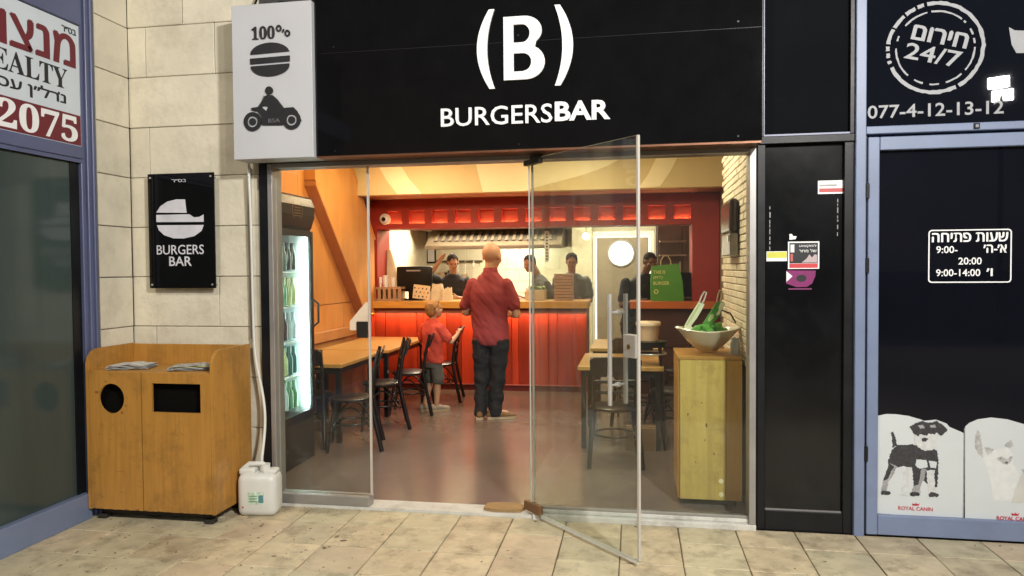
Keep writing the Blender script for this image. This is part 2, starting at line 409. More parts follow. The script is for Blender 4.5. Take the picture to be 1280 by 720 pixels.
# ------------------------------------------------------------------ black plaque
pq = thing('wall_plaque', 'black plaque with a bitten burger and BURGERS BAR on the stone wall', 'sign', (-3.1, -.05, 1.5))
boxobj('board', (-3.352, -.058, 1.5), (-2.848, -.045, 2.297), BLACK, pq, bevel=.002)
for x in (-3.33, -2.87):
    for z in (1.525, 2.27):
        o = MB().tube([(x+3.1, -.012, z-1.5), (x+3.1, .048, z-1.5)], .007, 10).build('standoff', STEEL, pq)
GL = mat('pale_lilac_print', (.6, .6, .66), .5)
Mq = FRONT(-3.11, -.0585, 1.5)
pl('bun_top', [(-.175, .52), (.065, .515), (.09, .49), (.13, .475), (.165, .487), (.183, .50), (.183, .462), (-.178, .462)][:0] or
   [(-.178, .528), (.055, .522), (.048, .58), (.045, .615), (-.02, .617), (-.09, .603), (-.145, .572)], [], Mq, .0015, GL, pq)
pl('patty', [(-.178, .462), (.183, .457), (.183, .508), (.15, .492), (.11, .49), (.075, .512), (-.178, .512)], [], Mq, .0015, GL, pq)
pl('bun_bottom', [(-.175, .44), (.183, .436), (.165, .395), (.11, .36), (.03, .345), (-.05, .347), (-.12, .37), (-.16, .405)], [], Mq, .0015, GL, pq)
text('lettering', 'BURGERS', FRONT(-3.11, -.0585, 1.735), .066, GL, pq, .36, .004, .0015, 'CENTER')
text('lettering', 'BAR', FRONT(-3.11, -.0585, 1.655), .066, GL, pq, .172, .012, .0015, 'CENTER')
text('lettering', 'בס״ר'[::-1], FRONT(-3.11, -.0585, 2.235), .02, GL, pq, .11, .004, .0015, 'CENTER')

# ------------------------------------------------------------------ shop frame
fr = thing('shopfront_frame', 'grey aluminium frame around the restaurant entrance opening', 'frame')
boxobj('post', (-2.53, -.03, 0), (-2.462, .1, 2.42), BLACKM, fr, bevel=.003)
boxobj('post', (-2.460, -.045, 0), (-2.425, .09, 2.342), ALU, fr, bevel=.003)
boxobj('post', (.688, -.045, .036), (.728, .09, 2.342), ALU, fr, bevel=.003)
boxobj('header', (-2.425, -.04, 2.312), (.688, .085, 2.345), ALU, fr, bevel=.003)
boxobj('header_cover', (-2.461, -.05, 2.346), (.732, .1, 2.42), BLACKM, fr, bevel=.003)
boxobj('bottom_rail', (-2.425, -.035, .021), (-1.765, .06, .088), ALU, fr, bevel=.004)
boxobj('bottom_rail', (-.64, -.012, .061), (.688, .03, .078), ALU, fr, bevel=.002)

def pane(name, w, h, th, m, parent, M):
    o = pl(name, [(0, 0), (w, 0), (w, h), (0, h)], [], M, th, m, parent)
    o.data.materials.append(EDGE)
    for p in o.data.polygons:
        if p.area < max(w, h)*th*1.5: p.material_index = 1
    return o
fp = thing('fixed_glass_panel', 'fixed clear glass panel in front of the drinks fridge', 'glass panel')
pane('pane', .655, 2.224, .01, GLASS, fp, FRONT(-2.425, .02, .088))
boxobj('edge_seal', (-1.769, .006, .09), (-1.757, .024, 2.31), SEAL, fp)
# strike plate for the lock on the panel edge
boxobj('lock_keep', (-1.85, -.006, 1.16), (-1.772, .01, 1.27), mat('dark_steel', (.12, .11, .1), .3, metal=.9), fp, bevel=.003)
pl('warning_triangle', [(-.03, 0), (.1, .0), (.1, .19), (.085, .19), (-.03, .06)], [], FRONT(-1.872, -.0005+.009, 1.21), .001, mat('frosted_film', (.7, .55, .4), .6), fp)
fp2 = thing('fixed_glass_panel', 'fixed clear glass panel behind the open glass door, before the yellow cabinet', 'glass panel')
pane('pane', 1.33, 2.234, .01, GLASS, fp2, FRONT(-.642, .02, .078))
boxobj('edge_seal', (-.655, .006, .08), (-.643, .024, 2.31), SEAL, fp2)

# open glass door: hinge at (-.665,0), free edge at (.018,-.71)
dd = thing('glass_door', 'frameless glass door standing open towards the pavement', 'door', (-.664, -.0, .045), math.atan2(-.71, .682))
DW = .985
pane('pane', DW, 2.275, .011, DOORGLASS, dd, axes(Vector((-.664, -.0, .045)) + Vector((0, 0, 0)), (1, 0, 0), (0, 0, 1)))
MB().box((DW, -.012, 0), (DW+.012, .004, 2.275)).build('edge_seal', SEAL, dd)
def dpart(name, a, b, m, bev=.003): return MB().box(a, b, bevel=bev).build(name, m, dd)
dpart('bottom_patch', (-.06, -.022, -.005), (.11, .010, .055), BROWNM)
dpart('top_patch', (-.04, -.022, 2.235), (.13, .010, 2.29), mat('dark_patch', (.05, .04, .03), .4, metal=.6))
for sgn in (-1, 1):
    yy = -.0055 + sgn*.058
    MB().tube([(DW-.155, yy, .82), (DW-.155, yy, 1.43)], .0125, 14).build('handle_bar', STEEL, dd, smooth=True)
for z in (.93, 1.33):
    MB().tube([(DW-.155, -.0635, z), (DW-.155, .0525, z)], .007, 10).build('handle_standoff', STEEL, dd, smooth=True)
    MB().tube([(DW-.155, -.018, z), (DW-.155, .007, z)], .014, 12).build('handle_rose', STEEL, dd, smooth=True)
dpart('lock_plate', (DW-.09, -.026, 1.09), (DW+.004, .016, 1.215), STEEL, .004)
MB().tube([(DW-.045, -.03, 1.15), (DW-.045, .02, 1.15)], .013, 14).build('lock_cylinder', mat('brass', (.4, .3, .14), .3, metal=1), dd, smooth=True)
dpart('bottom_seal', (.11, -.009, -.022), (DW, -.002, -.001), mat('white_brush_seal', (.7, .7, .66), .6), 0)

# wood plank by the hinge
b = MB(); b.plate([(-.13, -.05), (-.07, -.075), (.05, -.07), (.12, -.06), (.14, .0), (.1, .06), (-.02, .07), (-.12, .04)], [], Matrix.Translation((-.86, .12-.05, .021)), .022)
tag(b.build('wood_block', mat('worn_wood', (.3, .19, .08), .7, tone=.3, nscale=10, wood=(1, 10, 10))), 'worn scrap of brown board lying on the threshold by the door hinge', 'board')

# ------------------------------------------------------------------ fascia signs
fs = thing('fascia_sign', 'black fascia board reading (B) BURGERSBAR above the entrance', 'sign', (-.7, -.2, 2.345))
boxobj('board', (-2.03, -.2, 2.355), (.735, .02, 3.9), BLACK, fs, bevel=.004)
boxobj('joint_strip', (-2.0, -.2008, 3.01), (.73, -.2, 3.012), BLACKM, fs)
boxobj('drip_edge', (-2.02, -.195, 2.343), (.73, .0, 2.355), mat('copper_edge', (.2, .09, .05), .35, metal=.6), fs)
FY = -.2005
def onf(x, z): return FRONT(x, FY, z)
# brackets as crescents, B as a plate with two counters
def bracket(sgn):
    out, inn = [], []
    H = .243
    for i in range(21):
        t = -1+2*i/20; z = t*H
        xo = -.078*(1-t*t) ; xi = -.047*(1-t*t)**1.0 + .0
        wo = .0 + .0
        out.append((sgn*(xo-.012), z)); inn.append((sgn*(xi+.022), z*1.0))
    return out + inn[::-1]
pl('left_bracket', bracket(1), [], onf(-.868, 2.972), .012, WHITE, fs)
pl('right_bracket', bracket(-1), [], onf(-.453, 2.972), .012, WHITE, fs)
def Bshape(w, h, t):
    o = [(0, 0), (w*.52, 0)] + circ(w*.55, h*.27, w*.45, h*.27, 12, -90, 62) + circ(w*.5, h*.765, w*.43, h*.235, 12, -48, 90) + [(0, h)]
    hole1 = [(t, t*.8), (w*.45, t*.8)] + circ(w*.47, h*.275, w*.45-t*1.02, h*.27-t*.8, 10, -80, 84) + [(t, h*.275+h*.27-t*.8)]
    z0 = h*.545+t*.25; z1 = h-t*.8
    hole2 = [(t, z0), (w*.42, z0)] + circ(w*.45, (z0+z1)/2, w*.43-t*1.0, (z1-z0)/2, 10, -80, 84) + [(t, z1)]
    return o, [hole1, hole2]
o_, h_ = Bshape(.255, .385, .062)
pl('letter_b', o_, h_, onf(-.79, 2.777), .012, WHITE, fs)
text('lettering', 'BURGERS', onf(-1.192, 2.508), .115, WHITE, fs, .70, .006, .012)
text('lettering', 'BAR', onf(-.476, 2.514), .118, WHITE, fs, .335, .03, .012)

ws = thing('side_sign', 'pale grey sign panel with 100%, burger and motorcycle silhouettes left of the fascia', 'sign', (-2.3, -.22, 2.344))
boxobj('board', (-2.588, -.235, 2.346), (-2.033, -.06, 3.345), GREYPANEL, ws, bevel=.003)
boxobj('bracket', (-2.56, -.06, 2.5), (-2.06, .0, 3.2), BLACKM, ws)
WY = -.2355
def onw(x, z): return FRONT(x, WY, z)
def onwm(px, py):  # photo-measured spots on the panel: 1 px = 5.3 mm
    return (px-345)*.00532-2.305, (100-py)*.00532+2.845
MK = Matrix.Identity(4)
for nm, w_, x_ in (('lettering', .165, -2.44),): text(nm, '𝟏𝟎𝟎', onw(-2.445, 3.115), .083, INK, ws, .16, .0, .008)
for cx_, cz_, r_ in ((-2.255, 3.178, .019), (-2.196, 3.143, .019)):
    pl('percent_ring', circ(0, 0, r_, r_*1.15, 18), [circ(0, 0, r_*.5, r_*.6, 14)], onw(cx_, cz_), .008, INK, ws)
pl('percent_bar', [(-.006, 0), (.004, 0), (.012, .02), (.002, .02)], [], onw(-2.228, 3.15), .008, INK, ws)
bx = -2.32
pl('bun_top', [(-.135, 0), (.135, .008)] + circ(0, 0, .135, .07, 16, 12, 168), [], onw(bx, 3.02), .008, INK, ws)
pl('patty', [(-.137, -.024), (.137, -.018), (.137, .018), (-.137, .012)], [], onw(bx, 2.982), .008, INK, ws)
pl('bun_bottom', [(-.133, 0)] + circ(0, 0, .135, .07, 16, 190, 350) + [(.133, .006)], [], onw(bx, 2.944), .008, INK, ws)
# motorcycle rider: wheels, body, rider
for cx_ in (-2.448, -2.176):
    pl('wheel', circ(0, 0, .062, .062, 26), [circ(0, 0, .036, .036, 20)], onw(cx_, 2.588), .008, INK, ws)
    pl('hub', circ(0, 0, .024, .024, 16), [], onw(cx_, 2.588), .008, INK, ws)
def mz(*pp): return [((u-95)*.00158-2.448, 2.588-(v+(u-95)*.09-545)*.00155) for u, v in pp]
Mb = FRONT(0, WY, 0)
pl('motorcycle_body', mz((90, 489), (128, 481), (140, 486), (160, 500), (205, 505), (240, 481), (276, 477), (292, 492), (310, 530), (300, 541), (284, 505), (262, 494), (240, 506), (228, 553), (138, 558), (134, 522), (118, 501), (92, 498)), [], Mb, .009, INK, ws)
pl('rider', mz((158, 433), (186, 431), (205, 446), (238, 486), (216, 512), (175, 506), (158, 500), (168, 478), (146, 476), (126, 494), (118, 486), (140, 458), (150, 440)), [], Mb, .011, INK, ws)
pl('rider_head', [(x-2.328, z+2.783) for x, z in circ(0, 0, .026, .026, 18)], [], Mb, .011, INK, ws)
pl('windscreen', mz((128, 478), (140, 446), (146, 432), (150, 436), (136, 476)), [], Mb, .006, mat('windscreen_grey', (.2, .2, .21), .6), ws)  # windscreen printed in plain grey
text('lettering', 'BSA', FRONT(-2.335, WY-.0095, 2.575), .026, mat('grey_lettering', (.14, .14, .15), .6), ws, .08, .0, .001)

# ------------------------------------------------------------------ black pier right of the entrance
bp = thing('black_pier', 'black panelled pier between the restaurant and the pet shop', 'pillar')
boxobj('core', (.738, .03, 0), (1.288, .2, 3.9), BLACKM, bp)
boxobj('stile', (.738, -.02, 0), (.785, .03, 2.36), BLACKM, bp, bevel=.003)
boxobj('stile', (1.235, -.02, 0), (1.288, .03, 2.36), BLACKM, bp, bevel=.003)
boxobj('bottom_rail', (.785, -.018, 0), (1.235, .03, .12), BLACKM, bp, bevel=.003)
boxobj('lower_panel', (.785, .012, .12), (1.235, .03, 2.36), BLACKP, bp)
boxobj('bead', (.785, .004, .12), (1.235, .012, .128), ALU, bp)
boxobj('cross_rail', (.738, -.035, 2.36), (1.288, .03, 2.405), BLACKM, bp, bevel=.003)
boxobj('upper_frame', (.745, -.03, 2.405), (.772, .03, 3.9), BLACKM, bp, bevel=.003)
boxobj('upper_frame', (1.262, -.03, 2.405), (1.288, .03, 3.9), BLACKM, bp, bevel=.003)
LB = mat('lilac_bead', (.2, .22, .34), .4)
boxobj('bead', (.772, -.031, 2.406), (1.262, -.022, 2.416), LB, bp)
boxobj('bead', (.772, -.031, 2.416), (.777, -.022, 3.9), LB, bp)
boxobj('upper_pane', (.777, .0, 2.416), (1.262, .01, 3.9), mat('black_painted_board', (.0035, .0045, .006), .7, tone=.3, nscale=2, spec=.04), bp)
def paper(name, label, cat, x0_, z0_, x1_, z1_, m, y=.0115):
    o = boxobj(name, (x0_, y-.0015, z0_), (x1_, y, z1_), m); return tag(o, label, cat)
st1 = thing('sticker', 'white and red rectangular sticker at the top right of the black pier', 'sticker')
boxobj('sheet', (1.093, .0095, 2.055), (1.234, .0115, 2.135), WHITE, st1)
boxobj('red_band', (1.1, .0085, 2.065), (1.234, .0095, 2.088), mat('faded_red', (.5, .1, .1), .6), st1)
boxobj('grey_print', (1.1, .0085, 2.1), (1.2, .0095, 2.112), mat('grey_print', (.35, .35, .36), .6), st1)
st2 = thing('sticker', 'yellow and white strip sticker left of the black flyer', 'sticker')
boxobj('sheet', (.796, .0095, 1.652), (.916, .0115, 1.712), WHITE, st2); boxobj('yellow_band', (.799, .0085, 1.672), (.914, .0095, 1.708), mat('acid_yellow', (.6, .6, .08), .6), st2)
st3 = thing('flyer', 'square black and white flyer with a red foot taped to the black pier', 'poster')
boxobj('sheet', (.922, .0095, 1.604), (1.102, .0115, 1.77), WHITE, st3)
boxobj('print', (.930, .0085, 1.638), (1.094, .0095, 1.762), INK, st3)
boxobj('red_band', (.930, .0085, 1.61), (1.094, .0095, 1.636), mat('poster_red', (.55, .05, .06), .6), st3)
FM = lambda x, z: FRONT(x, .0084, z)
text('lettering', 'למקצוע'[::-1], FM(1.085, 1.733), .018, WHITE, st3, .1, .01, .0008, 'RIGHT')
text('lettering', 'של מחר'[::-1], FM(1.085, 1.705), .018, WHITE, st3, .1, .01, .0008, 'RIGHT')
pl('picture', [(0, 0), (.03, .025), (.045, .05), (.06, .03), (.075, .05), (.09, .045), (.09, 0)], [], FM(1.0, 1.642), .0008, mat('pinkish_grey', (.45, .36, .38), .6), st3)
boxobj('white_column', (.936, .0076, 1.705), (.958, .0084, 1.752), WHITE, st3)
boxobj('white_column', (.936, .0076, 1.65), (.95, .0084, 1.695), mat('faded_red', (.5, .1, .1), .6), st3)
st4 = thing('flyer', 'torn magenta sticker with a white triangle below the black flyer', 'sticker')
MAG = mat('magenta_print', (.2, .012, .12), .6, tone=.2)
pl('sheet', [(0, .12), (.17, .118), (.168, .085), (.15, .04), (.12, .02), (.06, .018), (0, .04)], [], FRONT(.912, .0115, 1.475), .0015, MAG, st4)
pl('triangle', [(0, .05), (.035, .085), (0, .115)], [], FRONT(.913, .0098, 1.475), .001, WHITE, st4)
pl('blob', circ(.08, .072, .03, .022, 10), [], FRONT(.92, .0098, 1.475), .001, INK, st4)
boxobj('caption', (.925, .0105, 1.478), (1.06, .0115, 1.486), mat('faded_magenta', (.2, .03, .13), .6), st4)
for x_, z0_, z1_ in ((.815, 1.72, 2.0), (1.205, 1.8, 2.03)):
    b = MB(); rq = random.Random(int(x_*100)); z = z0_
    while z < z1_:
        h = rq.uniform(.01, .035); b.box((x_-.002, .0095, z), (x_+.002+rq.uniform(0, .003), .0118, z+h)); z += h + rq.uniform(.004, .02)
    tag(b.build('tape_residue', mat('tape_remains', (.3, .3, .31), .8)), 'thin vertical streak of old tape on the black pier, %s' % ('above the yellow sticker' if x_ < 1 else 'below the white and red sticker'), 'tape')
tag(pl('paper_scrap', [(0, 0), (.035, .003), (.042, .02), (.02, .022), (.015, .035), (0, .034)], [], FRONT(.93, .0115, 1.782), .0015, WHITE), 'small torn white paper scrap just above the black flyer', 'paper')

# ------------------------------------------------------------------ pet shop front
ps = thing('pet_shop_front', 'blue grey framed shopfront of the pet shop with a glass door', 'shopfront')
boxobj('mullion', (1.29, -.05, 0), (1.348, .1, 3.9), BLUEP, ps, bevel=.004)
boxobj('cross_rail', (1.349, -.045, 2.395), (3.6, .08, 2.44), BLUEP, ps, bevel=.004)
boxobj('transom_pane', (1.35, .0, 2.44), (3.6, .012, 3.9), DARKGLASS, ps)
boxobj('core', (1.3, .09, 0), (3.6, .2, 3.9), BLACKM, ps)
dr = MB().box((1.362, -.04, .012), (1.425, .03, 2.378), bevel=.004).build('door_stile', BLUEP, ps)
boxobj('door_rail', (1.427, -.038, 2.30), (3.5, .03, 2.378), BLUEP, ps, bevel=.004)
boxobj('door_rail', (1.427, -.038, .012), (3.5, .03, .128), BLUEP, ps, bevel=.004)
boxobj('door_pane', (1.425, .0, .128), (3.5, .012, 2.30), DARKGLASS, ps)
boxobj('gap_strip', (1.349, -.02, 0), (1.361, .05, 2.394), BLACKM, ps)
for z in (.5, 1.62, 2.06): boxobj('hinge', (1.345, -.056, z-.045), (1.366, -.03, z+.045), BLACKM, ps, bevel=.003)
o = boxobj('rail_sensor', (1.925, -.052, 2.402), (1.958, -.044, 2.436), BLACKM, ps, bevel=.003)
boxobj('sensor_core', (1.934, -.054, 2.411), (1.949, -.052, 2.427), mat('sensor_grey', (.25, .25, .3), .5), ps)
# emergency stamp
PRT = mat('grey_white_vinyl', (.34, .35, .37), .6, tone=.08, nscale=20)
pr_ = thing('stamp_decal', 'round worn stamp print reading 24/7 on the pet shop transom glass', 'decal', (1.735, 0, 2.89))
rq = random.Random(5)
def ringpiece(r0, r1, a0, a1, jag):
    n = max(4, int((a1-a0)/4)); out = [(math.cos(R(a0+(a1-a0)*i/n))*(r1+rq.uniform(-jag, jag)), math.sin(R(a0+(a1-a0)*i/n))*(r1+rq.uniform(-jag, jag))) for i in range(n+1)]
    inn = [(math.cos(R(a0+(a1-a0)*i/n))*(r0+rq.uniform(-jag, jag)), math.sin(R(a0+(a1-a0)*i/n))*(r0+rq.uniform(-jag, jag))) for i in range(n+1)]
    pl('ring_piece', out+inn[::-1], [], FRONT(1.735, -.0005, 2.89), .001, PRT, pr_)
for a0, a1 in ((-60, 100), (104, 112), (115, 128), (131, 150), (152, 172), (175, 181), (184, 190), (194, 198), (203, 296)): ringpiece(.247, .268, a0, a1, .003)
for a0, a1 in ((-40, -2), (4, 12), (18, 28), (40, 44), (48, 96), (102, 140), (158, 166), (178, 226), (238, 252), (262, 276), (286, 312)): ringpiece(.207, .217, a0, a1, .0015)
rot = Matrix.Rotation(R(-14), 4, 'Z')
MS = FRONT(1.735, -.0005, 2.89) @ rot
text('lettering', 'חירום'[::-1], MS @ Matrix.Translation((-.14, .025, 0)), .082, PRT, pr_, .30, .06, .001)
text('lettering', '24/7', MS @ Matrix.Translation((-.155, -.09, 0)), .095, PRT, pr_, .31, .012, .001)
ph = thing('phone_decal', 'telephone number 077-4-12-13-12 on the transom glass below the stamp', 'decal', (1.36, 0, 2.48))
text('lettering', '077-4-12-13-12', FRONT(1.368, -.0005, 2.492), .078, PRT, ph, .735, .012, .001)
tag(pl('cat_ear_decal', [(0, .0), (.03, -.02), (.08, -.025), (.22, -.03), (.22, -.16), (.04, -.15), (.015, -.1)], [], FRONT(2.125, -.0005, 2.985), .001, PRT), 'pale silhouette print at the right of the round stamp', 'decal')
hs = thing('hours_decal', 'white outlined opening hours notice on the pet shop door glass', 'decal', (1.93, 0, 1.67))
def rrect(w, h, r):
    out = []
    for cx_, cy_, a in ((w/2-r, h/2-r, 0), (-w/2+r, h/2-r, 90), (-w/2+r, -h/2+r, 180), (w/2-r, -h/2+r, 270)):
        out += circ(cx_, cy_, r, r, 5, a, a+90)
    return out
HW = FRONT(1.93, -.0005, 1.672)
pl('border', rrect(.446, .312, .02), [rrect(.432, .298, .015)], HW, .001, WHITE, hs)
def ht(s, x, z, h, w, al='LEFT'): text('lettering', s, FRONT(1.93+x, -.0005, 1.672+z), h, WHITE, hs, w, .04 if any('\u0590' < q < '\u0600' for q in s) else .012, .001, al)
ht('שעות פתיחה'[::-1], 0, .083, .052, .405, 'CENTER')
ht('9:00-', -.18, .018, .042, .115); ht("א׳-ה׳"[::-1], .195, .018, .046, .12, 'RIGHT')
ht('20:00', -.06, -.05, .042, .125); ht('9:00-14:00', -.18, -.118, .042, .238); ht("ו׳"[::-1], .122, -.118, .044, .03, 'RIGHT')

# animal decals
DECW = mat('white_window_film', (.56, .6, .62), .4, tone=.02)
d1 = thing('dog_decal', 'white window film with a black and white schnauzer print, wavy top edge', 'decal', (1.66, 0, .12))
M0 = FRONT(1.43, -.0005, .13)      # 1.096px->0 ; 1px = 4.43mm
k_ = .00443
def P(*pp, o=(1096, 641)): return [((x-o[0])*k_, (o[1]-y)*k_) for x, y in pp]
LAYC = 0
def fur(pts, amp=.9):
    out = []; n = len(pts)
    for i in range(n):
        a, c = Vector(pts[i]), Vector(pts[(i+1) % n]); k = max(1, int((c-a).length/1.4))
        for j in range(k):
            p = a.lerp(c, j/k); out.append((p.x+rq.uniform(-amp, amp)*(j > 0), p.y+rq.uniform(-amp, amp)*(j > 0)))
    return out
def dp(name, pts, lay, m, par, o=(1096, 641), M=None):
    global LAYC
    LAYC += 1; lay = LAYC*.22
    if name not in ('film', 'ground_print'): pts = fur(pts, .8 if m is DK or m is MG else .6)
    return pl(name, P(*pts, o=o), [], (M or M0) @ Matrix.Translation((0, 0, .001*lay)), .0008, m, par)
dp('film', [(1096, 641), (1204, 643), (1204, 528), (1186, 520), (1183, 516), (1170, 511), (1155, 513), (1150, 511), (1136, 507), (1120, 505), (1108, 505), (1096, 508)], 0, DECW, d1)
DK = mat('print_charcoal', (.035, .035, .04), .6, tone=.5, nscale=45); MG = mat('print_midgrey', (.3, .3, .31), .6, tone=.35, nscale=40); LG = mat('print_lightgrey', (.56, .58, .59), .6, tone=.12, nscale=40)
dp('body_print', [(1115, 553), (1122, 547), (1140, 545), (1158, 548), (1171, 552), (1173, 562), (1173, 578), (1170, 592), (1160, 598), (1150, 590), (1142, 578), (1130, 575), (1120, 577), (1112, 580), (1110, 570)], 1, DK, d1)
dp('tail_print', [(1114, 530), (1117, 529), (1122, 547), (1116, 551)], 1, DK, d1)
dp('hind_leg_print', [(1112, 572), (1122, 576), (1116, 590), (1111, 597), (1109, 611), (1102, 611), (1104, 595)], 1, MG, d1)
dp('hind_leg_dark', [(1111, 572), (1118, 576), (1110, 593), (1105, 596)], 2, DK, d1)
dp('leg_print', [(1128, 576), (1142, 577), (1137, 590), (1136, 612), (1127, 610), (1130, 592)], 1, LG, d1)
dp('foreleg_print', [(1140, 575), (1158, 578), (1156, 590), (1152, 600), (1150, 614), (1138, 614), (1143, 600), (1144, 588)], 1, MG, d1)
dp('foreleg_dark', [(1140, 574), (1152, 577), (1149, 598), (1143, 602)], 2, DK, d1)
dp('foreleg_print', [(1158, 580), (1172, 578), (1171, 600), (1172, 614), (1161, 614), (1160, 598)], 1, LG, d1)
dp('foreleg_dark', [(1168, 575), (1173, 575), (1172, 600), (1169, 603)], 2, DK, d1)
dp('chest_print', [(1146, 565), (1158, 566), (1160, 575), (1150, 578), (1144, 573)], 3, DECW, d1)
dp('chest_print', [(1161, 566), (1171, 568), (1170, 576), (1163, 576)], 3, DECW, d1)
for x in (1107, 1144, 1167): dp('paw_print', [(x-6, 612), (x-3, 609), (x+5, 610), (x+7, 613), (x+5, 615), (x-5, 615)], 3, DK, d1)
dp('ground_print', [(1125, 612), (1136, 613), (1136, 615), (1126, 614)], 1, LG, d1)
dp('face_print', [(1144, 528), (1150, 524), (1168, 525), (1172, 532), (1171, 546), (1165, 552), (1155, 553), (1147, 548), (1143, 540)], 3, LG, d1)
dp('head_print', [(1137, 522), (1143, 517), (1152, 513), (1158, 515), (1165, 515), (1170, 512), (1178, 518), (1184, 524), (1176, 532), (1171, 528), (1168, 531), (1160, 530), (1158, 533), (1150, 531), (1147, 534), (1143, 531)], 4, DK, d1)
dp('brow_print', [(1147, 519), (1153, 518), (1156, 522), (1150, 524)], 5, MG, d1); dp('brow_print', [(1162, 519), (1168, 517), (1170, 521), (1164, 522)], 5, MG, d1)
dp('nose_print', [(1152, 537), (1156, 535), (1160, 537), (1157, 541), (1154, 541)], 5, DK, d1)
RED = mat('logo_red', (.5, .02, .04), .6)
text('lettering', 'ROYAL CANIN', FRONT(1.43+.122, -.0030, .13+.028), .022, RED, d1, .19, .012, .001)
pl('crown', [(0, 0), (.034, 0), (.04, .014), (.028, .008), (.02, .016), (.012, .008), (0, .014)], [], FRONT(1.43+.2, -.0030, .13+.058), .001, RED, d1)
d2 = thing('cat_decal', 'white window film with pale kitten prints, right of the dog film', 'decal', (2.1, 0, .12))
dp('film', [(1206, 643), (1330, 650), (1330, 530), (1300, 520), (1280, 515), (1256, 508), (1236, 506), (1220, 509), (1210, 514), (1205, 519)], 0, DECW, d2)
boxobj('film_joint', (1.9075, -.0100, .125), (1.9105, -.0008, .66), MG, d2)
CT = mat('print_palegrey', (.62, .64, .64), .6, tone=.06, nscale=30); CT2 = mat('print_softgrey', (.4, .4, .4), .6, tone=.3, nscale=40)
dp('cat_body', [(1227, 560), (1232, 552), (1245, 548), (1256, 545), (1262, 552), (1263, 566), (1270, 580), (1268, 600), (1266, 616), (1240, 616), (1238, 600), (1234, 580)], 1, CT, d2)
dp('cat_tail', [(1217, 530), (1220, 523), (1223, 527), (1226, 545), (1227, 560), (1221, 555), (1217, 545)], 2, CT2, d2)
dp('cat_ear', [(1228, 545), (1240, 548), (1238, 552), (1232, 556)], 2, CT2, d2); dp('cat_ear', [(1252, 543), (1260, 534), (1263, 543), (1258, 546)], 2, CT2, d2)
dp('cat_face', [(1243, 560), (1250, 557), (1256, 561), (1262, 556), (1261, 563), (1256, 568), (1250, 566)], 2, CT2, d2)
dp('cat_nose', [(1253, 564), (1257, 563), (1256, 567)], 3, DK, d2)
dp('cat_eye', [(1245, 559), (1250, 558), (1249, 562)], 3, MG, d2); dp('cat_eye', [(1258, 558), (1262, 556), (1261, 560)], 3, MG, d2)
dp('kitten_print', [(1274, 580), (1280, 570), (1290, 566), (1300, 575), (1302, 616), (1262, 618), (1266, 600)], 2, mat('print_beige', (.52, .52, .49), .6, tone=.06), d2)
dp('cat_ear', [(1273, 573), (1279, 573), (1283, 582), (1277, 581)], 3, CT2, d2)
text('lettering', 'ROYAL CANIN', FRONT(1.43+(1244-1096)*k_, -.0095, .128), .022, RED, d2, .19, .012, .001)
pl('crown', [(0, 0), (.034, 0), (.04, .014), (.028, .008), (.02, .016), (.012, .008), (0, .014)], [], FRONT(2.165, -.0095, .158), .001, RED, d2)

# ------------------------------------------------------------------ realty shop on the left (plane X = -3.53)
rs = thing('realty_shop_front', 'blue framed shop window of the realty office on the left', 'shopfront', (-3.53, -1, 0))
XW = -3.53
boxobj('core', (XW-.2, -4.4, 0), (XW-.1, -.34, 4.2), BLACKM, rs)
boxobj('post', (XW-.12, -.405, 0), (XW+.004, -.34, 3.42), BLUE, rs, bevel=.004)
boxobj('post_rib', (XW+.004, -.372, 0), (XW+.018, -.352, 3.42), BLUE, rs, bevel=.003)
boxobj('inner_post', (XW-.1, -.44, .0), (XW-.012, -.406, 3.42), BLUE, rs, bevel=.004)
boxobj('silver_trim', (XW+.001, -.3395, 0), (XW+.012, -.332, 3.44), ALU, rs)
boxobj('top_rail', (XW-.1, -4.4, 3.21), (XW+.006, -.4405, 3.42), BLUE, rs, bevel=.004)
boxobj('mid_rail', (XW-.1, -4.4, 2.35), (XW+.004, -.4405, 2.43), BLUE, rs, bevel=.006)
boxobj('mid_rail_lip', (XW-.02, -4.4, 2.325), (XW-.008, -.4405, 2.3495), BLUE, rs)
boxobj('bottom_rail', (XW-.1, -4.4, .0), (XW+.01, -.4405, .17), BLUEP, rs, bevel=.006)
boxobj('window_pane', (XW-.05, -4.4, .17), (XW-.04, -.46, 2.345), TEALGLASS, rs)
boxobj('dark_bead', (XW-.06, -.515, .17), (XW-.035, -.4405, 2.345), BLACKM, rs)
boxobj('sign_board', (XW-.03, -2.6, 2.43), (XW-.012, -.4425, 3.205), SIGNW, rs)
boxobj('maroon_band', (XW-.012, -2.6, 2.436), (XW-.0095, -.4425, 2.628), MAROON, rs)
def spur(y, z, w, h, m): pl('letter_spur', [(0, 0), (w, 0), (w, h), (0, h)], [], LEFTW(XW-.0115, y, z), .0018, m, rs)
spur(-.622, 2.728, .014, .016, INK); spur(-.553, 3.155, .008, .008, INK)
def lt(s, y, z, h, w, m, bold=0, al='RIGHT'): return text('lettering', s, LEFTW(XW-.0115+(.0025 if z < 2.6 else 0), y, z), h, m, rs, w, bold, .002, al)
lt('𝟐𝟎𝟕𝟓', -.472, 2.448, .168, .60, WHITE, .008)
lt('נרל״ן עסקי'[::-1], -.562, 2.66, .088, .62, INK, .03)
lt('𝐑𝐄𝐀𝐋𝐓𝐘', -.545, 2.775, .125, .66, INK, .0)
lt('מנצור'[::-1], -.48, 2.925, .19, .74, MAROON, .045)
lt('בס״ר'[::-1], -.465, 3.135, .035, .115, INK, .04)

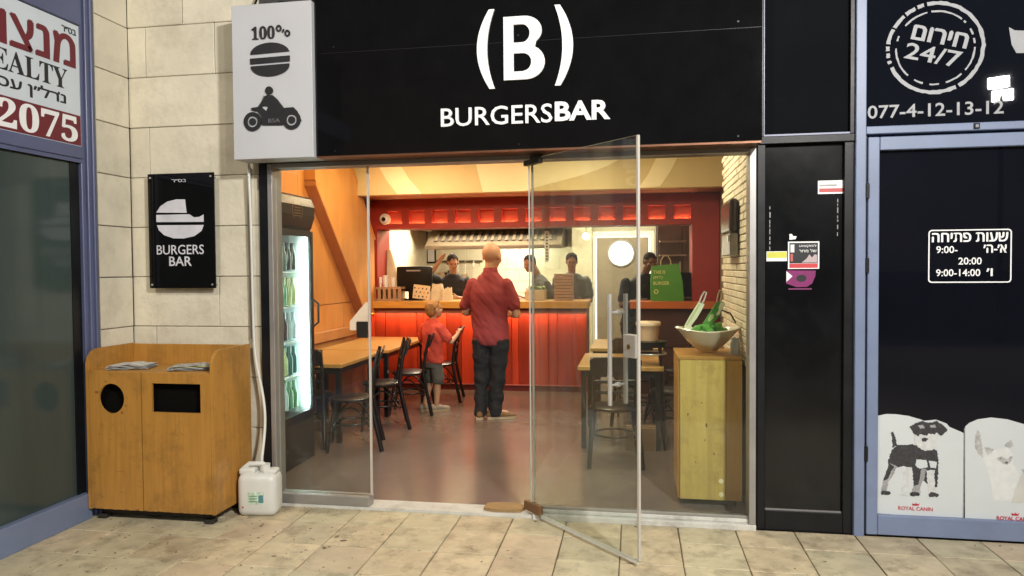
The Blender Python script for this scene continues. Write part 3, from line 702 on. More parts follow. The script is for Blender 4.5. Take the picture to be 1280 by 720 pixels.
# ------------------------------------------------------------------ wooden litter bin
BX0, BX1, BYF, BYB = -3.515, -2.612, -.47, -.035
bn = thing('litter_bin', 'orange wood double litter bin cabinet with round and square holes', 'bin', (-3.06, -.25, 0))
def bb(name, a, b, m, bev=.003): return boxobj(name, a, b, m, bn, bev)
def side(x0_, x1_):
    y0_, y1_ = BYF-.012, BYB
    pts = [(y0_, .075), (y1_, .075), (y1_, 1.115), (y0_+.1, 1.115)] + [(y0_+.1-.1*math.sin(R(a)), 1.015+.1*math.cos(R(a))) for a in range(15, 91, 15)]
    off = parent_world(bn)
    return MB().plate(pts, [], Matrix.Translation(-off) @ axes((x0_, 0, 0), (0, 1, 0), (0, 0, 1)), x1_-x0_).build('side_panel', BINW, bn)
side(BX0, BX0+.02); side(BX1-.02, BX1)
bb('back_panel', (BX0+.02, BYB-.02, .075), (BX1-.02, BYB, 1.11), BINW)
bb('top_board', (BX0+.02, BYF+.006, .955), (BX1-.02, BYB-.02, .975), BINW)
bb('bottom_board', (BX0+.02, BYF+.01, .075), (BX1-.02, BYB-.02, .095), BINW)
xm = -3.115
offm = Matrix.Translation(-parent_world(bn))
z0_, z1_ = .078, .972
pl('door', [(BX0+.022-xm, z0_), (-.003, z0_), (-.003, z1_), (BX0+.022-xm, z1_)], [circ(-3.33-xm, .80, .092, .097, 30)], FRONT(xm, BYF+.004, 0), .016, BINW, bn)
pl('door', [(.003, z0_), (BX1-.022-xm, z0_), (BX1-.022-xm, z1_), (.003, z1_)], [[(-3.04-xm, .72), (-2.70-xm, .72), (-2.70-xm, .905), (-3.04-xm, .905)]], FRONT(xm, BYF+.004, 0), .016, BINW, bn)
bb('dark_infill', (BX0+.022, BYF+.045, .1), (BX1-.022, BYB-.04, .95), mat('black_infill', (.003, .0025, .002), .9, spec=.1))  # solid black block puts shade inside the bin behind both holes
bb('plinth', (BX0+.06, BYF+.05, .03), (BX1-.06, BYB-.03, .075), DIRTY)
for x in (BX0+.07, BX1-.07):
    for y in (BYF+.05, BYB-.07): bb('foot', (x-.03, y-.03, .004), (x+.03, y+.03, .03), DIRTY)
# dirt line along the lower edge of the doors
b = MB(); rq = random.Random(9); x = BX0+.03
while x < BX1-.03:
    w = rq.uniform(.01, .06); h = rq.uniform(.002, .010)
    b.plate([(0, 0), (w, 0), (w*.8, h*.6), (w*.5, h), (w*.2, h*.5)], [], offm @ FRONT(x, BYF-.0122, .079), .0008); x += w*rq.uniform(.8, 1.8)
tag(b.build('grime', mat('brown_grime', (.13, .075, .03), .8), bn), kind='stuff')
def newspaper(label, x, y, rz, w, d, cols):
    n = thing('newspaper', label, 'newspaper', (x, y, .9755), rz, 'newspapers on the bin')
    for i in range(5):
        b = MB(); a = rr.uniform(-.07, .07)
        pts = []
        nx = 8
        for iy in range(2):
            for ix in range(nx+1):
                u = ix/nx; pts.append(((u-.5)*w*(1-.02*i), (iy-.5)*d, .004*i+.002+.012*math.sin(u*math.pi)*(i/5)+(.006*abs(math.sin(u*7+i)))))
        vs = [b.bm.verts.new(Matrix.Rotation(a, 3, 'Z') @ Vector(p)) for p in pts]
        vt = [b.bm.verts.new(v.co+Vector((0, 0, .0025))) for v in vs]
        for ix in range(nx):
            for V, f in ((vt, 1), (vs, -1)):
                q = [V[ix], V[ix+1], V[nx+2+ix], V[nx+1+ix]]; b.bm.faces.new(q[::f])
            b.bm.faces.new([vs[ix], vs[ix+1], vt[ix+1], vt[ix]]); b.bm.faces.new([vs[nx+1+ix], vt[nx+1+ix], vt[nx+2+ix], vs[nx+2+ix]])
        b.build('sheet', cols[i % len(cols)], n)
    return n
PRN = mat('printed_page', (.42, .4, .36), .7, tone=.7, nscale=38); PRY = mat('yellow_green_page', (.5, .5, .18), .7, tone=.4, nscale=22); PRB = mat('blue_grey_page', (.25, .3, .36), .7, tone=.5, nscale=25)
newspaper('folded newspaper lying above the round hole on the bin', -3.3, -.32, .22, .27, .17, (PAPER, PRB, PAPER, PRN, PAPER))
newspaper('crumpled magazine lying above the square hole on the bin', -2.83, -.32, .3, .33, .16, (PRN, PRB, PAPER, PRY, PRN))

# ------------------------------------------------------------------ jerrycan and white pipe
jc = thing('jerrycan', 'translucent white plastic jerrycan catching the drain pipe by the bin', 'jerrycan', (-2.46, -.2, .0), R(8))
b = MB(); b.box((-.13, -.085, .0), (.13, .085, .285), bevel=.048)
b.box((-.125, -.05, .27), (-.02, .05, .315), bevel=.014); b.box((.03, -.045, .27), (.12, .045, .305), bevel=.014)
b.build('body', WPLAS, jc, smooth=60)
MB().tube([(-.115, 0, .30), (-.07, 0, .335), (.02, 0, .335), (.06, 0, .30)], .016, 10).build('handle', WPLAS, jc, smooth=60)
MB().tube([(.035, -.0, .29), (.035, -.0, .335)], .032, 16).build('neck', WPLAS, jc, smooth=60)
MB().box((-.05, -.0885, .09), (.055, -.0855, .17)).build('label', mat('pale_green_label', (.5, .62, .5), .6, tone=.4, nscale=40), jc)
MB().box((.02, -.0905, .1), (.05, -.0885, .15)).build('label_block', mat('teal_print', (.08, .22, .26), .6), jc)
for i in range(3): MB().box((-.045, -.09, .105+i*.018), (.01, -.0885, .112+i*.018)).build('label_line', mat('green_print', (.14, .3, .16), .6), jc)
MB().ell((-.085, -.086, .07), (.006, .003, .006), sub=2).build('label_dot', RED, jc)
pts = [(-2.585, -.06, 2.45), (-2.582, -.065, 2.3), (-2.574, -.06, 2.0), (-2.575, -.055, 1.6), (-2.572, -.055, 1.2), (-2.558, -.06, 1.0), (-2.51, -.07, .82), (-2.475, -.09, .66), (-2.462, -.13, .5), (-2.46, -.175, .38), (-2.455, -.197, .27)]
fine = []
for i in range(len(pts)-1):
    a, c = Vector(pts[i]), Vector(pts[i+1])
    for t in (0, .25, .5, .75): fine.append(a.lerp(c, t))
fine.append(Vector(pts[-1]))
for _ in range(5): fine = [fine[0]] + [(fine[i-1]+fine[i]*2+fine[i+1])/4 for i in range(1, len(fine)-1)] + [fine[-1]]
tag(MB().tube(fine, .0095, 12).build('drain_pipe', WPLAS, smooth=60), 'thin white drain pipe running down the wall edge into the jerrycan', 'pipe')
cb = [(-2.60, -.02, 2.33), (-2.615, -.02, 2.0), (-2.608, -.02, 1.6), (-2.612, -.02, 1.15)]
tag(MB().tube(cb, .008, 8).build('wall_cable', mat('beige_cable', (.3, .26, .2), .6)), 'beige cable pinned to the stone wall beside the white pipe', 'cable')
tag(MB().tube([(-2.45, -.1, 3.36), (-2.3, -.12, 3.39), (-2.1, -.1, 3.38), (-2.0, -.16, 3.36)], .01, 8).build('sign_cable', BLACKM), 'black cable looping over the top of the grey side sign', 'cable')
tag(MB().tube([(-2.55, -.05, 3.34), (-2.5, -.09, 3.40), (-2.49, -.05, 3.5)], .007, 8).build('sign_cable', BLACKM), 'short dark cable end above the left corner of the grey side sign', 'cable')

# floodlight on a pole across the walkway (seen mirrored in the pet shop glass)
fl = thing('floodlight', 'twin headed white floodlight mirrored in the pet shop transom glass', 'lamp', (7.6, -12.3, 0))
MB().tube([(0, .2, -.03), (0, .2, 5.6)], .05, 12).build('pole', BLACKM, fl, smooth=60)
for p_, t_ in FLOODS:
    d = (Vector(t_)-Vector(p_)).normalized(); q = d.to_track_quat('-Z', 'Y').to_matrix().to_4x4()
    hd = MB(); hd.box((-.2, -.13, .012), (.2, .13, .07), bevel=.01)
    for v in hd.bm.verts: v.co = (q @ v.co) + Vector(p_) - Vector((7.6, -12.3, 0))
    hd.build('lamp_head', BLACKM, fl)
#INTERIOR
# ------------------------------------------------------------------ bulkhead and red portal
PY = 4.75
bk = thing('bulkhead', 'cream bulkhead above the counter carrying a huge pale printed logo', 'bulkhead', (-1.3, 4.2, 2.55))
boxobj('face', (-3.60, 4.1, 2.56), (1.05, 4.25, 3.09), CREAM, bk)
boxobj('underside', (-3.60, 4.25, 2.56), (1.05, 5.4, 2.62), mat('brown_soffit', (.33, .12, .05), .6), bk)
BKM = lambda: FRONT(0, 4.0985, 0)
pl('bracket_print', [(-3.24, 3.05), (-2.98, 3.05), (-2.90, 2.942), (-2.79, 2.76), (-2.624, 2.562), (-2.937, 2.562), (-3.08, 2.74), (-3.18, 2.92)], [], BKM(), .0012, CREAML, bk)
pl('bracket_print', [(.20, 3.05), (.56, 3.05), (.50, 2.908), (.42, 2.75), (.299, 2.576), (.047, 2.564), (.16, 2.72), (.25, 2.9)], [], BKM(), .0012, CREAML, bk)
pl('letter_print', [(-1.95, 3.05), (-1.90, 2.8), (-1.84, 2.563), (-1.33, 2.563), (-1.15, 2.61), (-.9, 2.67), (-.6, 2.74), (-.36, 2.82), (-.19, 2.9), (-.08, 3.05)], [], BKM(), .0012, CREAML, bk)
for x in (-2.55, -.95): boxobj('air_grille', (x, 4.088, 2.93), (x+.42, 4.098, 2.99), mat('cream_grille', (.5, .38, .19), .7), bk, bevel=.002)

pt_ = thing('red_portal', 'red portal framing the kitchen opening with a row of glowing niches', 'portal', (-1.3, 4.8, 0))
boxobj('column', (-3.60, PY, .02), (-3.455, PY+.5, 2.55), REDP, pt_)
boxobj('column', (.72, PY, .02), (1.05, PY+.5, 2.55), REDP, pt_)
boxobj('top_band', (-3.455, PY, 2.41), (.72, PY+.4, 2.558), REDP, pt_)
boxobj('bottom_band', (-3.455, PY-.01, 2.165), (.72, PY+.4, 2.215), REDP, pt_)
boxobj('back_plate', (-3.455, PY+.13, 2.215), (.72, PY+.4, 2.41), mat('niche_red', (.42, .07, .04), .6), pt_)
NX = [-3.37+.317*i for i in range(13)]
prev = -3.455
LEDM = mat('niche_led', (1, .5, .22), emit=110)
boxobj('niche_lip', (-3.455, PY-.012, 2.2155), (.72, PY+.008, 2.236), REDP, pt_)
for x in NX:
    a, c = x+.055, x+.055+.215
    if c > .72: break
    boxobj('divider', (prev, PY, 2.215), (a, PY+.13, 2.41), REDP, pt_)
    boxobj('led_strip', (a+.01, PY+.112, 2.2155), (c-.01, PY+.124, 2.219), LEDM, pt_)
    prev = c
boxobj('divider', (prev, PY, 2.215), (.72, PY+.13, 2.41), REDP, pt_)
sc_ = thing('security_camera', 'small white dome security camera at the left end of the red niches', 'camera', (-3.33, PY-.01, 2.3))
MB().tube([(0, .01, 0), (0, -.02, 0)], .075, 20).build('base', WHITE, sc_, smooth=60)
MB().ell((0, -.035, 0), (.058, .045, .058)).build('housing', WHITE, sc_, smooth=80)
MB().ell((0, -.07, -.005), (.03, .02, .03)).build('lens', BLACK, sc_, smooth=80)

# ------------------------------------------------------------------ counter
ct = thing('service_counter', 'long service counter with red slatted front and oak top', 'counter', (-2.0, 4.9, .012))
CX0, CX1, CY = -3.59, -.62, 4.655
boxobj('top', (CX0, CY-.05, 1.1), (CX1+.03, CY+.6, 1.19), COUNTW, ct, bevel=.004)
boxobj('carcass', (CX0, CY+.03, .012), (CX1-.01, CY+.55, 1.1), REDK, ct)
boxobj('kick_board', (CX0, CY+.015, .012), (CX1-.01, CY+.03, .085), REDK, ct)
boxobj('skirting', (CX0, CY-.004, .086), (CX1, CY+.03, .1), mat('pink_trim', (.45, .12, .1), .4), ct)
x = CX0; rq = random.Random(21)
while x < CX1-.05:
    w = rq.choice((.09, .12, .15, .2, .24)); w = min(w, CX1-x)
    d = rq.choice((0, .006, .012))
    boxobj('slat', (x+.002, CY+.002+d, .1), (x+w-.002, CY+.03, 1.03+rq.uniform(-.004, .004)), REDS, ct, bevel=.002)
    x += w
boxobj('side_panel', (CX1-.008, CY, .012), (CX1+.01, CY+.56, 1.098), REDS, ct)
boxobj('led_channel', (CX0, CY-.012, 1.072), (CX1, CY+.028, 1.099), REDK, ct)
c2 = thing('side_counter', 'shorter orange topped counter at the right carrying the green bag', 'counter', (.3, 4.9, .012))
boxobj('top', (-.06, CY-.08, 1.1), (.98, CY+.55, 1.19), mat('orange_counter', (.5, .13, .03), .35, tone=.12, wood=(1.5, 10, 10)), c2, bevel=.004)
boxobj('carcass', (.0, CY, .012), (.95, CY+.5, 1.1), mat('dark_brown_panel', (.07, .025, .018), .5), c2)
boxobj('shelf', (-.02, CY-.02, .62), (.96, CY, .66), mat('dark_brown_panel', (.07, .025, .018), .5), c2)

# ------------------------------------------------------------------ kitchen
KB = 7.62
kw = bpy.data.objects['back_wall']
tl = MB().box((-.23, -.006, -.098), (.23, .006, .098), bevel=.003).mesh('wall_tile', WTILE)
for k in range(8):
    z = 1.0 + .2*k + .1
    off = .235 if k % 2 else 0
    for j in range(10):
        x = -3.6 + off + j*.47
        if x > .6: continue
        link('tile', tl, kw, (x, KB-.006, z))
hd = thing('extractor_hood', 'long steel extractor hood with dark grease filters over the kitchen', 'hood', (-2.15, 6.9, 2.0))
def prism_x(pts, x0_, x1_):
    return MB().plate(pts, [], Matrix.Translation(-parent_world(hd)) @ axes((x0_, 0, 0), (0, 1, 0), (0, 0, 1)), x1_-x0_)
prism_x([(7.6, 1.98), (6.55, 1.93), (6.5, 1.99), (6.55, 2.02), (6.9, 2.26), (7.6, 2.26)], -3.3, -1.12).build('canopy', HOODM, hd)
prism_x([(6.62, 2.075), (6.60, 2.062), (6.83, 2.225), (6.85, 2.24)], -3.18, -1.2).build('filter_back', mat('dark_recess', (.03, .022, .015), .6), hd)
for i in range(17): prism_x([(6.60, 2.06), (6.585, 2.072), (6.80, 2.225), (6.83, 2.222)], -3.17+i*.115, -3.17+i*.115+.045).build('filter_baffle', HOODM, hd)
boxobj('front_lip', (-3.3, 6.47, 1.93), (-1.12, 6.5, 1.985), HOODM, hd, bevel=.003)
boxobj('duct_box', (-3.55, 6.6, 2.27), (-1.0, 7.6, 2.9), WPAINT, hd)
# hob back and worktop behind the counter
wt = thing('kitchen_worktop', 'steel kitchen worktop along the tiled back wall', 'worktop', (-2.2, 7.2, 0))
boxobj('top', (-3.6, 6.95, 1.02), (-1.0, 7.61, 1.07), STEEL, wt, bevel=.003); boxobj('cabinet', (-3.6, 7.0, .012), (-1.0, 7.61, 1.02), HOODM, wt)
# picture frame and utensil rail at the left
pf = thing('wall_frame', 'narrow dark framed notice on the kitchen wall at the left', 'frame', (-3.9, 7.6, 1.9))
boxobj('frame', (-3.6, 7.585, 1.72), (-3.43, 7.605, 2.32), INK, pf); boxobj('sheet', (-3.575, 7.58, 1.75), (-3.455, 7.585, 2.29), WHITE, pf)
boxobj('frame', (-3.36, 7.585, 2.05), (-3.24, 7.605, 2.3), INK, pf); boxobj('sheet', (-3.345, 7.58, 2.07), (-3.255, 7.585, 2.28), WPAINT, pf)
ur = thing('utensil_rail', 'steel rail with ladles hanging on the tiled kitchen wall', 'rail', (-3.0, 7.5, 1.75))
MB().tube([(-.42, 0, 0), (.42, 0, 0)], .018, 8).build('rail', HOODM, ur)
for i, x in enumerate((-.3, -.15, 0, .12, .27)):
    b = MB(); b.tube([(x, -.02, .01), (x, -.02, -.3)], .007, 6); b.ell((x, -.03, -.34), (.04, .03, .035), sub=2); b.build('ladle', STEEL, ur, smooth=60)
# kitchen door with round window
kd = thing('kitchen_door', 'beige kitchen door with a bright round window and lit white frame', 'door', (-.2, 7.1, 0))
boxobj('wall_side', (-1.0, 7.05, .012), (-.68, 7.6, 3.09), WPAINT, kd)
GB = mat('grey_beige_door', (.3, .24, .17), .5, tone=.08)
DW_ = mat('lit_room_beyond', (1, .97, .9), emit=1.6)
xd0, xd1 = -.60, .22
pl('leaf', [(xd0, .02), (xd1, .02), (xd1, 2.1), (xd0, 2.1)], [circ(-.215, 1.85, .195, .195, 32)], FRONT(0, 7.08, 0), .04, GB, kd)
pl('window_ring', circ(-.215, 1.85, .22, .22, 32), [circ(-.215, 1.85, .195, .195, 32)], FRONT(0, 7.04, 0), .012, STEEL, kd)
boxobj('round_window_glass', (-.42, 7.062, 1.64), (-.01, 7.066, 2.06), mat('lit_round_window', (1, .98, .92), emit=2.6), kd)
WF = mat('white_door_frame', (.8, .76, .66), .4)
boxobj('jamb', (-.66, 7.03, .012), (xd0-.028, 7.1, 2.2), WF, kd); boxobj('jamb', (xd1+.028, 7.03, .012), (.3, 7.1, 2.2), WF, kd)
boxobj('head', (-.632, 7.03, 2.128), (.248, 7.1, 2.2), WF, kd)
boxobj('lit_gap', (-.63, 7.09, .02), (.246, 7.1, 2.126), DW_, kd)
fg = thing('steel_fridge', 'tall dark steel kitchen fridge behind the green bag', 'fridge', (.7, 6.3, 0))
FGM = mat('dull_steel', (.17, .13, .11), .4, metal=.6)
boxobj('body', (.31, 6.1, .012), (1.04, 6.8, 2.5), FGM, fg); boxobj('door', (.33, 6.08, .1), (.68, 6.098, 2.3), FGM, fg, bevel=.004); boxobj('door', (.69, 6.08, .1), (1.03, 6.098, 2.3), FGM, fg, bevel=.004)
boxobj('handle', (.64, 6.04, 1.2), (.66, 6.08, 1.7), STEEL, fg)
sh = thing('wall_shelf', 'pair of pale shelves high at the right of the kitchen', 'shelf', (.8, 5.9, 2.0))
for z in (1.78, 1.98): boxobj('shelf_board', (.35, 5.75, z), (.72, 6.0, z+.018), mat('pale_grey_shelf', (.4, .37, .33), .5), sh)
for x in (.36, .70): boxobj('bracket', (x, 5.98, 1.7), (x+.012, 6.02, 2.1), FGM, sh)
lm = [(-.78, 6.4, 2.15), (-.74, 6.3, 2.2), (-.86, 6.5, 2.2)]
bl_ = thing('spot_lamp', 'round glowing lamp hanging beside the kitchen door', 'lamp', (-.74, 6.6, 2.11))
MB().ell((0, 0, 0), (.055, .055, .055)).build('bulb', mat('bulb_glow', (1, .93, .8), emit=9), bl_, smooth=80); MB().tube([(0, 0, .05), (0, 0, .98)], .006, 6).build('cord', INK, bl_)

# POS terminal, cup rack, paper rolls
ps_ = thing('till_monitor', 'black till monitor seen from behind with a checkered sticker', 'monitor', (-3.0, 4.95, 1.19))
b = MB(); b.box((-.25, -.03, .12), (.26, .05, .47), bevel=.03); b.build('screen_back', BLACKM, ps_, smooth=50)
MB().box((-.08, -.02, .0), (.08, .06, .16), bevel=.01).build('stand', BLACKM, ps_); MB().box((-.14, -.08, 0), (.14, .1, .02), bevel=.005).build('foot', BLACKM, ps_)
MB().box((-.1, -.034, .40), (.1, -.03, .42)).build('grey_strip', mat('strip_grey', (.3, .3, .3), .4), ps_)  # plain grey strip near the top of the screen back
b = MB(); b.box((-.002, -.05, .02), (.235, -.045, .21), rot=(.0, .12, 0)); b.build('notice', mat('cream_card', (.75, .62, .42), .6), ps_)
dm = MB()
for i in range(4):
    for j in range(3):
        dm = MB(); dm.ell((.035+i*.055+.02*((j % 2)-.5), -.0515, .065+j*.055-i*.006), (.013, .002, .012), sub=1)
        dm.build('spot', INK if (i+j) % 3 else mat('orange_spot', (.6, .2, .04), .6), ps_)
rk = thing('cutlery_rack', 'beige slotted rack of cups at the left end of the counter', 'rack', (-3.32, 4.85, 1.19))
BG = mat('beige_plastic', (.4, .26, .17), .5)
MB().box((-.2, -.12, 0), (.2, .12, .03)).build('base', BG, rk); MB().box((-.2, -.12, .16), (.2, .12, .19)).build('rim', BG, rk)
for i in range(6): MB().box((-.2+i*.072, -.12, .03), (-.16+i*.072, -.1, .16)).build('slot_bar', BG, rk)
MB().box((-.19, .08, .03), (.19, .1, .16)).build('back', WPAINT, rk)
for i, (x, h) in enumerate(((-.15, .14), (-.06, .2), (.05, .12))):
    cp = thing('cup_stack', ('short stack of white cups at the left of the rack', 'tall stack of white cups in the middle of the rack', 'small stack of white cups by the till')[i], 'cups', (-3.32+x, 4.85, 1.38), 0, 'cup stacks on the rack')
    for k in range(3): MB().loft([(0, 0, k*h/5, .026, .026), (0, 0, k*h/5+.08, .038, .038)], 14).build('cup', WHITE, cp, smooth=50)
WB = mat('white_bag_paper', (.66, .6, .46), .8, tone=.1, bump=.4)
for q, (x, y, w, h) in enumerate(((-2.68, 4.98, .10, .22), (-2.53, 4.93, .085, .17))):
    mk = thing('paper_bag', ('larger crumpled white paper bag beside the till monitor', 'smaller crumpled white paper bag nearer the customer')[q], 'bag', (x, y, 1.19), .3*q, 'white paper bags on the counter')
    b = MB(); rings = []
    for i in range(9):
        t = i/8; ring = []
        for j in range(28):
            a_ = 2*math.pi*j/28; sq = 1/max(abs(math.cos(a_)), abs(math.sin(a_)))**.7
            k = (1-.25*t)*(1+(.06+.16*t)*noise.noise(Vector((math.cos(a_)*2.2, math.sin(a_)*2.2, t*4+q*7))) )
            ring.append(b.bm.verts.new((w*math.cos(a_)*sq*k, .6*w*math.sin(a_)*sq*k, h*t+.03*t*noise.noise(Vector((math.cos(a_)*3, math.sin(a_)*3, q*5))))))
        rings.append(ring)
    for A_, B_ in zip(rings, rings[1:]):
        for j in range(28): b.bm.faces.new((A_[j], A_[(j+1) % 28], B_[(j+1) % 28], B_[j]))
    b.bm.faces.new(rings[0][::-1]); b.build('crumpled_paper', WB, mk)
aw = thing('hanging_cloth', 'pale cloth hanging at the left edge of the kitchen opening', 'cloth', (-3.38, 5.15, 1.3))
MB().loft([(0, 0, 0, .12, .04), (-.01, 0, .25, .10, .05), (-.04, 0, .5, .05, .03), (-.05, 0, .6, .03, .02)], 12).build('folds', WPAINT, aw, smooth=70)
# salad display box at the hatch beside the customer
sb_ = thing('salad_container', 'clear container of salad on the counter right of the customer', 'container', (-1.31, 5.0, 1.19))
MB().box((-.13, -.1, 0), (.13, .1, .14), bevel=.008).build('tub', mat('pale_tub', (.55, .45, .32), .3), sb_)
b = MB()
for i in range(40): b.ell((rr.uniform(-.11, .11), rr.uniform(-.08, .08), .15+rr.uniform(0, .03)), (.022, .02, .008), (rr.uniform(-1, 1), rr.uniform(-1, 1), rr.uniform(0, 3)), sub=1)
tag(b.build('salad_leaf', mat('salad_green', (.15, .22, .04), .5, tone=.4), sb_), kind='stuff')
hn = thing('hanging_label_strip', 'narrow vertical white lettered strip hanging in the kitchen hatch', 'sign', (-1.16, 5.0, 1.7))
MB().box((-.03, 0, .0), (.03, .006, .42)).build('strip', WHITE, hn)
for i in range(9): MB().box((-.012, -.003, .03+i*.042), (.012, .0, .05+i*.042)).build('character_mark', INK, hn)
MB().box((-.002, 0, .42), (.002, .003, .5)).build('string', INK, hn)

# green carrier bag and dark screen on the side counter
gb = thing('carrier_bag', 'green paper carrier bag with rope handles on the side counter', 'bag', (.4, 4.82, 1.19))
b = MB(); vs = []
for z, w, d, dx in ((0, .205, .085, .01), (.24, .2, .08, 0), (.46, .17, .05, -.015)):
    vs.append([b.bm.verts.new((dx+sx*w, sy*d, z+(.012*sx if z > .4 else 0))) for sx, sy in ((-1, -1), (1, -1), (1, 1), (-1, 1))])
for A, B in zip(vs, vs[1:]):
    for i in range(4): b.bm.faces.new((A[i], A[(i+1) % 4], B[(i+1) % 4], B[i]))
b.bm.faces.new(vs[0][::-1]); b.bm.faces.new(vs[-1]); b.build('paper_body', GREEN, gb)
for y in (-.045, .045): MB().tube([(-.07, y, .44), (-.065, y, .52), (-.03, y, .575), (.02, y, .575), (.055, y, .52), (.06, y, .44)], .005, 8).build('rope_handle', mat('beige_rope', (.45, .36, .22), .8), gb, smooth=60)
YP = mat('yellow_green_print', (.62, .66, .25), .6)
GM = lambda x, z: FRONT(.4+x, 4.82-.0875+(z-.12)*.05, 1.19+z)
for s_, z, w in (('THIS IS', .345, .15), ('(MY)', .275, .115), ('BURGER', .205, .2)): text('lettering', s_, GM(-.165, z), .045, YP, gb, w, .015, .0012)
pl('heart_mark', circ(0, 0, .03, .03, 12), [circ(0, 0, .018, .018, 10)], GM(-.13, .12), .0012, YP, gb)
tm = thing('card_terminal', 'dark screen and white card reader beside the green bag', 'terminal', (.7, 4.9, 1.19))
MB().box((-.12, .02, 0), (.14, .05, .36), bevel=.006).build('screen', BLACK, tm); MB().box((-.12, .018, .02), (.14, .02, .05)).build('bezel', HOODM, tm)
MB().box((.03, -.04, .1), (.15, .0, .17), bevel=.008).build('reader', WPLAS, tm); MB().box((.08, -.03, 0), (.1, -.01, .1)).build('reader_stem', INK, tm)

# ------------------------------------------------------------------ drinks fridge
df = thing('drinks_fridge', 'black drinks fridge with a brightly lit glass door by the left wall', 'fridge', (-3.05, .95, .012))
FX0, FX1, FY0, FY1 = -3.38, -2.73, .55, 1.2
BF = mat('fridge_black', (.02, .016, .016), .35, tone=.15)
WI = mat('fridge_lining', (.8, .84, .84), .5)
boxobj('base', (FX0, FY0, .02), (FX1, FY1, .40), BF, df, bevel=.006)
boxobj('back', (FX0, FY0, .4), (FX0+.04, FY1, 1.96), WI, df)
boxobj('side', (FX0+.04, FY0, .4), (FX1-.02, FY0+.035, 1.96), BF, df)
boxobj('side', (FX0+.04, FY1-.035, .4), (FX1-.02, FY1, 1.96), WI, df)
hb = MB(); off = parent_world(df)
hb.plate([(-.62, 0), (-.02, 0), (.0, .03), (.03, .12), (.03, .2), (.0, .27), (-.03, .29), (-.62, .29)], [], Matrix.Translation(-off) @ axes((FX1, FY1, 1.95), (1, 0, 0), (0, 0, 1)), FY1-FY0)
hb.build('header', BF, df)
OL = mat('fridge_orange_line', (.5, .3, .12), .5)
def XF(y, z): return axes((FX1+.031, y, z), (0, 1, 0), (0, 0, 1))
for sy in (0, 1): pl('burger_outline', arcband(0, 0, .085, .09, -50+180*sy, 50+180*sy), [], XF(FY0+.33+(.0), 2.11), .001, OL, df)
for i in range(5): pl('burger_outline', [(-.055, 0), (.055, 0), (.055, .004), (-.055, .004)], [], XF(FY0+.33, 2.06+i*.022), .001, OL, df)
for y0_, y1_ in ((FY0, FY0+.045), (FY1-.045, FY1)): boxobj('door_frame', (FX1-.018, y0_, .4), (FX1+.012, y1_, 1.95), BF, df, bevel=.003)
boxobj('door_frame', (FX1-.018, FY0+.045, .4), (FX1+.012, FY1-.045, .44), BF, df); boxobj('door_frame', (FX1-.018, FY0+.045, 1.9), (FX1+.012, FY1-.045, 1.95), BF, df)
boxobj('door_glass', (FX1-.008, FY0+.045, .44), (FX1-.002, FY1-.045, 1.9), FRIDGEGLASS, df)
boxobj('light_tube', (FX1-.05, FY1-.075, .46), (FX1-.025, FY1-.05, 1.88), mat('fridge_tube', (.85, 1, 1), emit=26), df)
boxobj('light_tube', (FX1-.05, FY0+.05, .46), (FX1-.025, FY0+.075, 1.88), mat('fridge_tube', (.85, 1, 1), emit=16), df)
MB().tube([(FX1+.01-off.x, FY1-.03-off.y, 1.12), (FX1+.06-off.x, FY1-.02-off.y, 1.16), (FX1+.06-off.x, FY1-.02-off.y, 1.32), (FX1+.01-off.x, FY1-.03-off.y, 1.36)], .01, 8).build('handle', BF, df, smooth=60)
BOT = [mat('cola_bottle', (.05, .04, .04), .2), mat('clear_bottle', (.45, .52, .54), .15), mat('green_bottle', (.16, .3, .17), .2), mat('lemon_bottle', (.45, .48, .25), .2), mat('dark_green_can', (.06, .13, .12), .3)]
bms = []
for m in BOT:
    bms.append(MB().loft([(0, 0, 0, .032, .032), (0, 0, .13, .032, .032), (0, 0, .18, .014, .014), (0, 0, .215, .014, .014), (0, 0, .225, .016, .016)], 12).mesh('bottle', m, 50))
nm_ = ['dark cola', 'clear water', 'green', 'lemon yellow', 'dark green']
for si, z in enumerate((.45, .74, 1.03, 1.32, 1.61)):
    if si: boxobj('shelf', (FX0+.04, FY0+.04, z-.012), (FX1-.06, FY1-.04, z-.002), WI, df)
    for j in range(6):
        for d in range(2):
            kk = (j//2+si*2) % 5
            o = link('bottle', bms[kk], None, (FX1-.12-d*.08, FY0+.1+j*.085, z+.012))
            tag(o, '%s bottle on the %s fridge shelf, %s from the window in the %s row' % (nm_[kk], ['bottom', 'second', 'middle', 'fourth', 'top'][si], ['first', 'second', 'third', 'fourth', 'fifth', 'sixth'][j], ['front', 'back'][d]), 'bottle', 'bottles in the drinks fridge')

# ------------------------------------------------------------------ furniture
def table(label, x0_, y0_, x1_, y1_, h=.75, legs=None):
    t = thing('dining_table', label, 'table', ((x0_+x1_)/2, (y0_+y1_)/2, .012), 0, 'oak topped dining tables')
    boxobj('tabletop', (x0_, y0_, h-.035), (x1_, y1_, h), TABW, t, bevel=.004)
    boxobj('apron', (x0_+.06, y0_+.06, h-.1), (x1_-.06, y1_-.06, h-.036), CHAIRB, t)
    for x in (x0_+.05, x1_-.05):
        for y in (y0_+.06, y1_-.06): boxobj('leg', (x-.022, y-.022, .012), (x+.022, y+.022, h-.036), CHAIRB, t)
    return t
table('oak topped table nearest the drinks fridge on the left', -3.42, 1.62, -2.66, 2.74)
table('second oak topped table on the left, behind the boy\'s side chairs', -3.42, 2.80, -2.62, 4.25)
table('oak topped table right of the doorway, nearer the glass door handle', -.50, 1.74, .25, 2.74)
table('oak topped table right of the doorway, farther back by the counter end', -.48, 3.2, .3, 4.2)
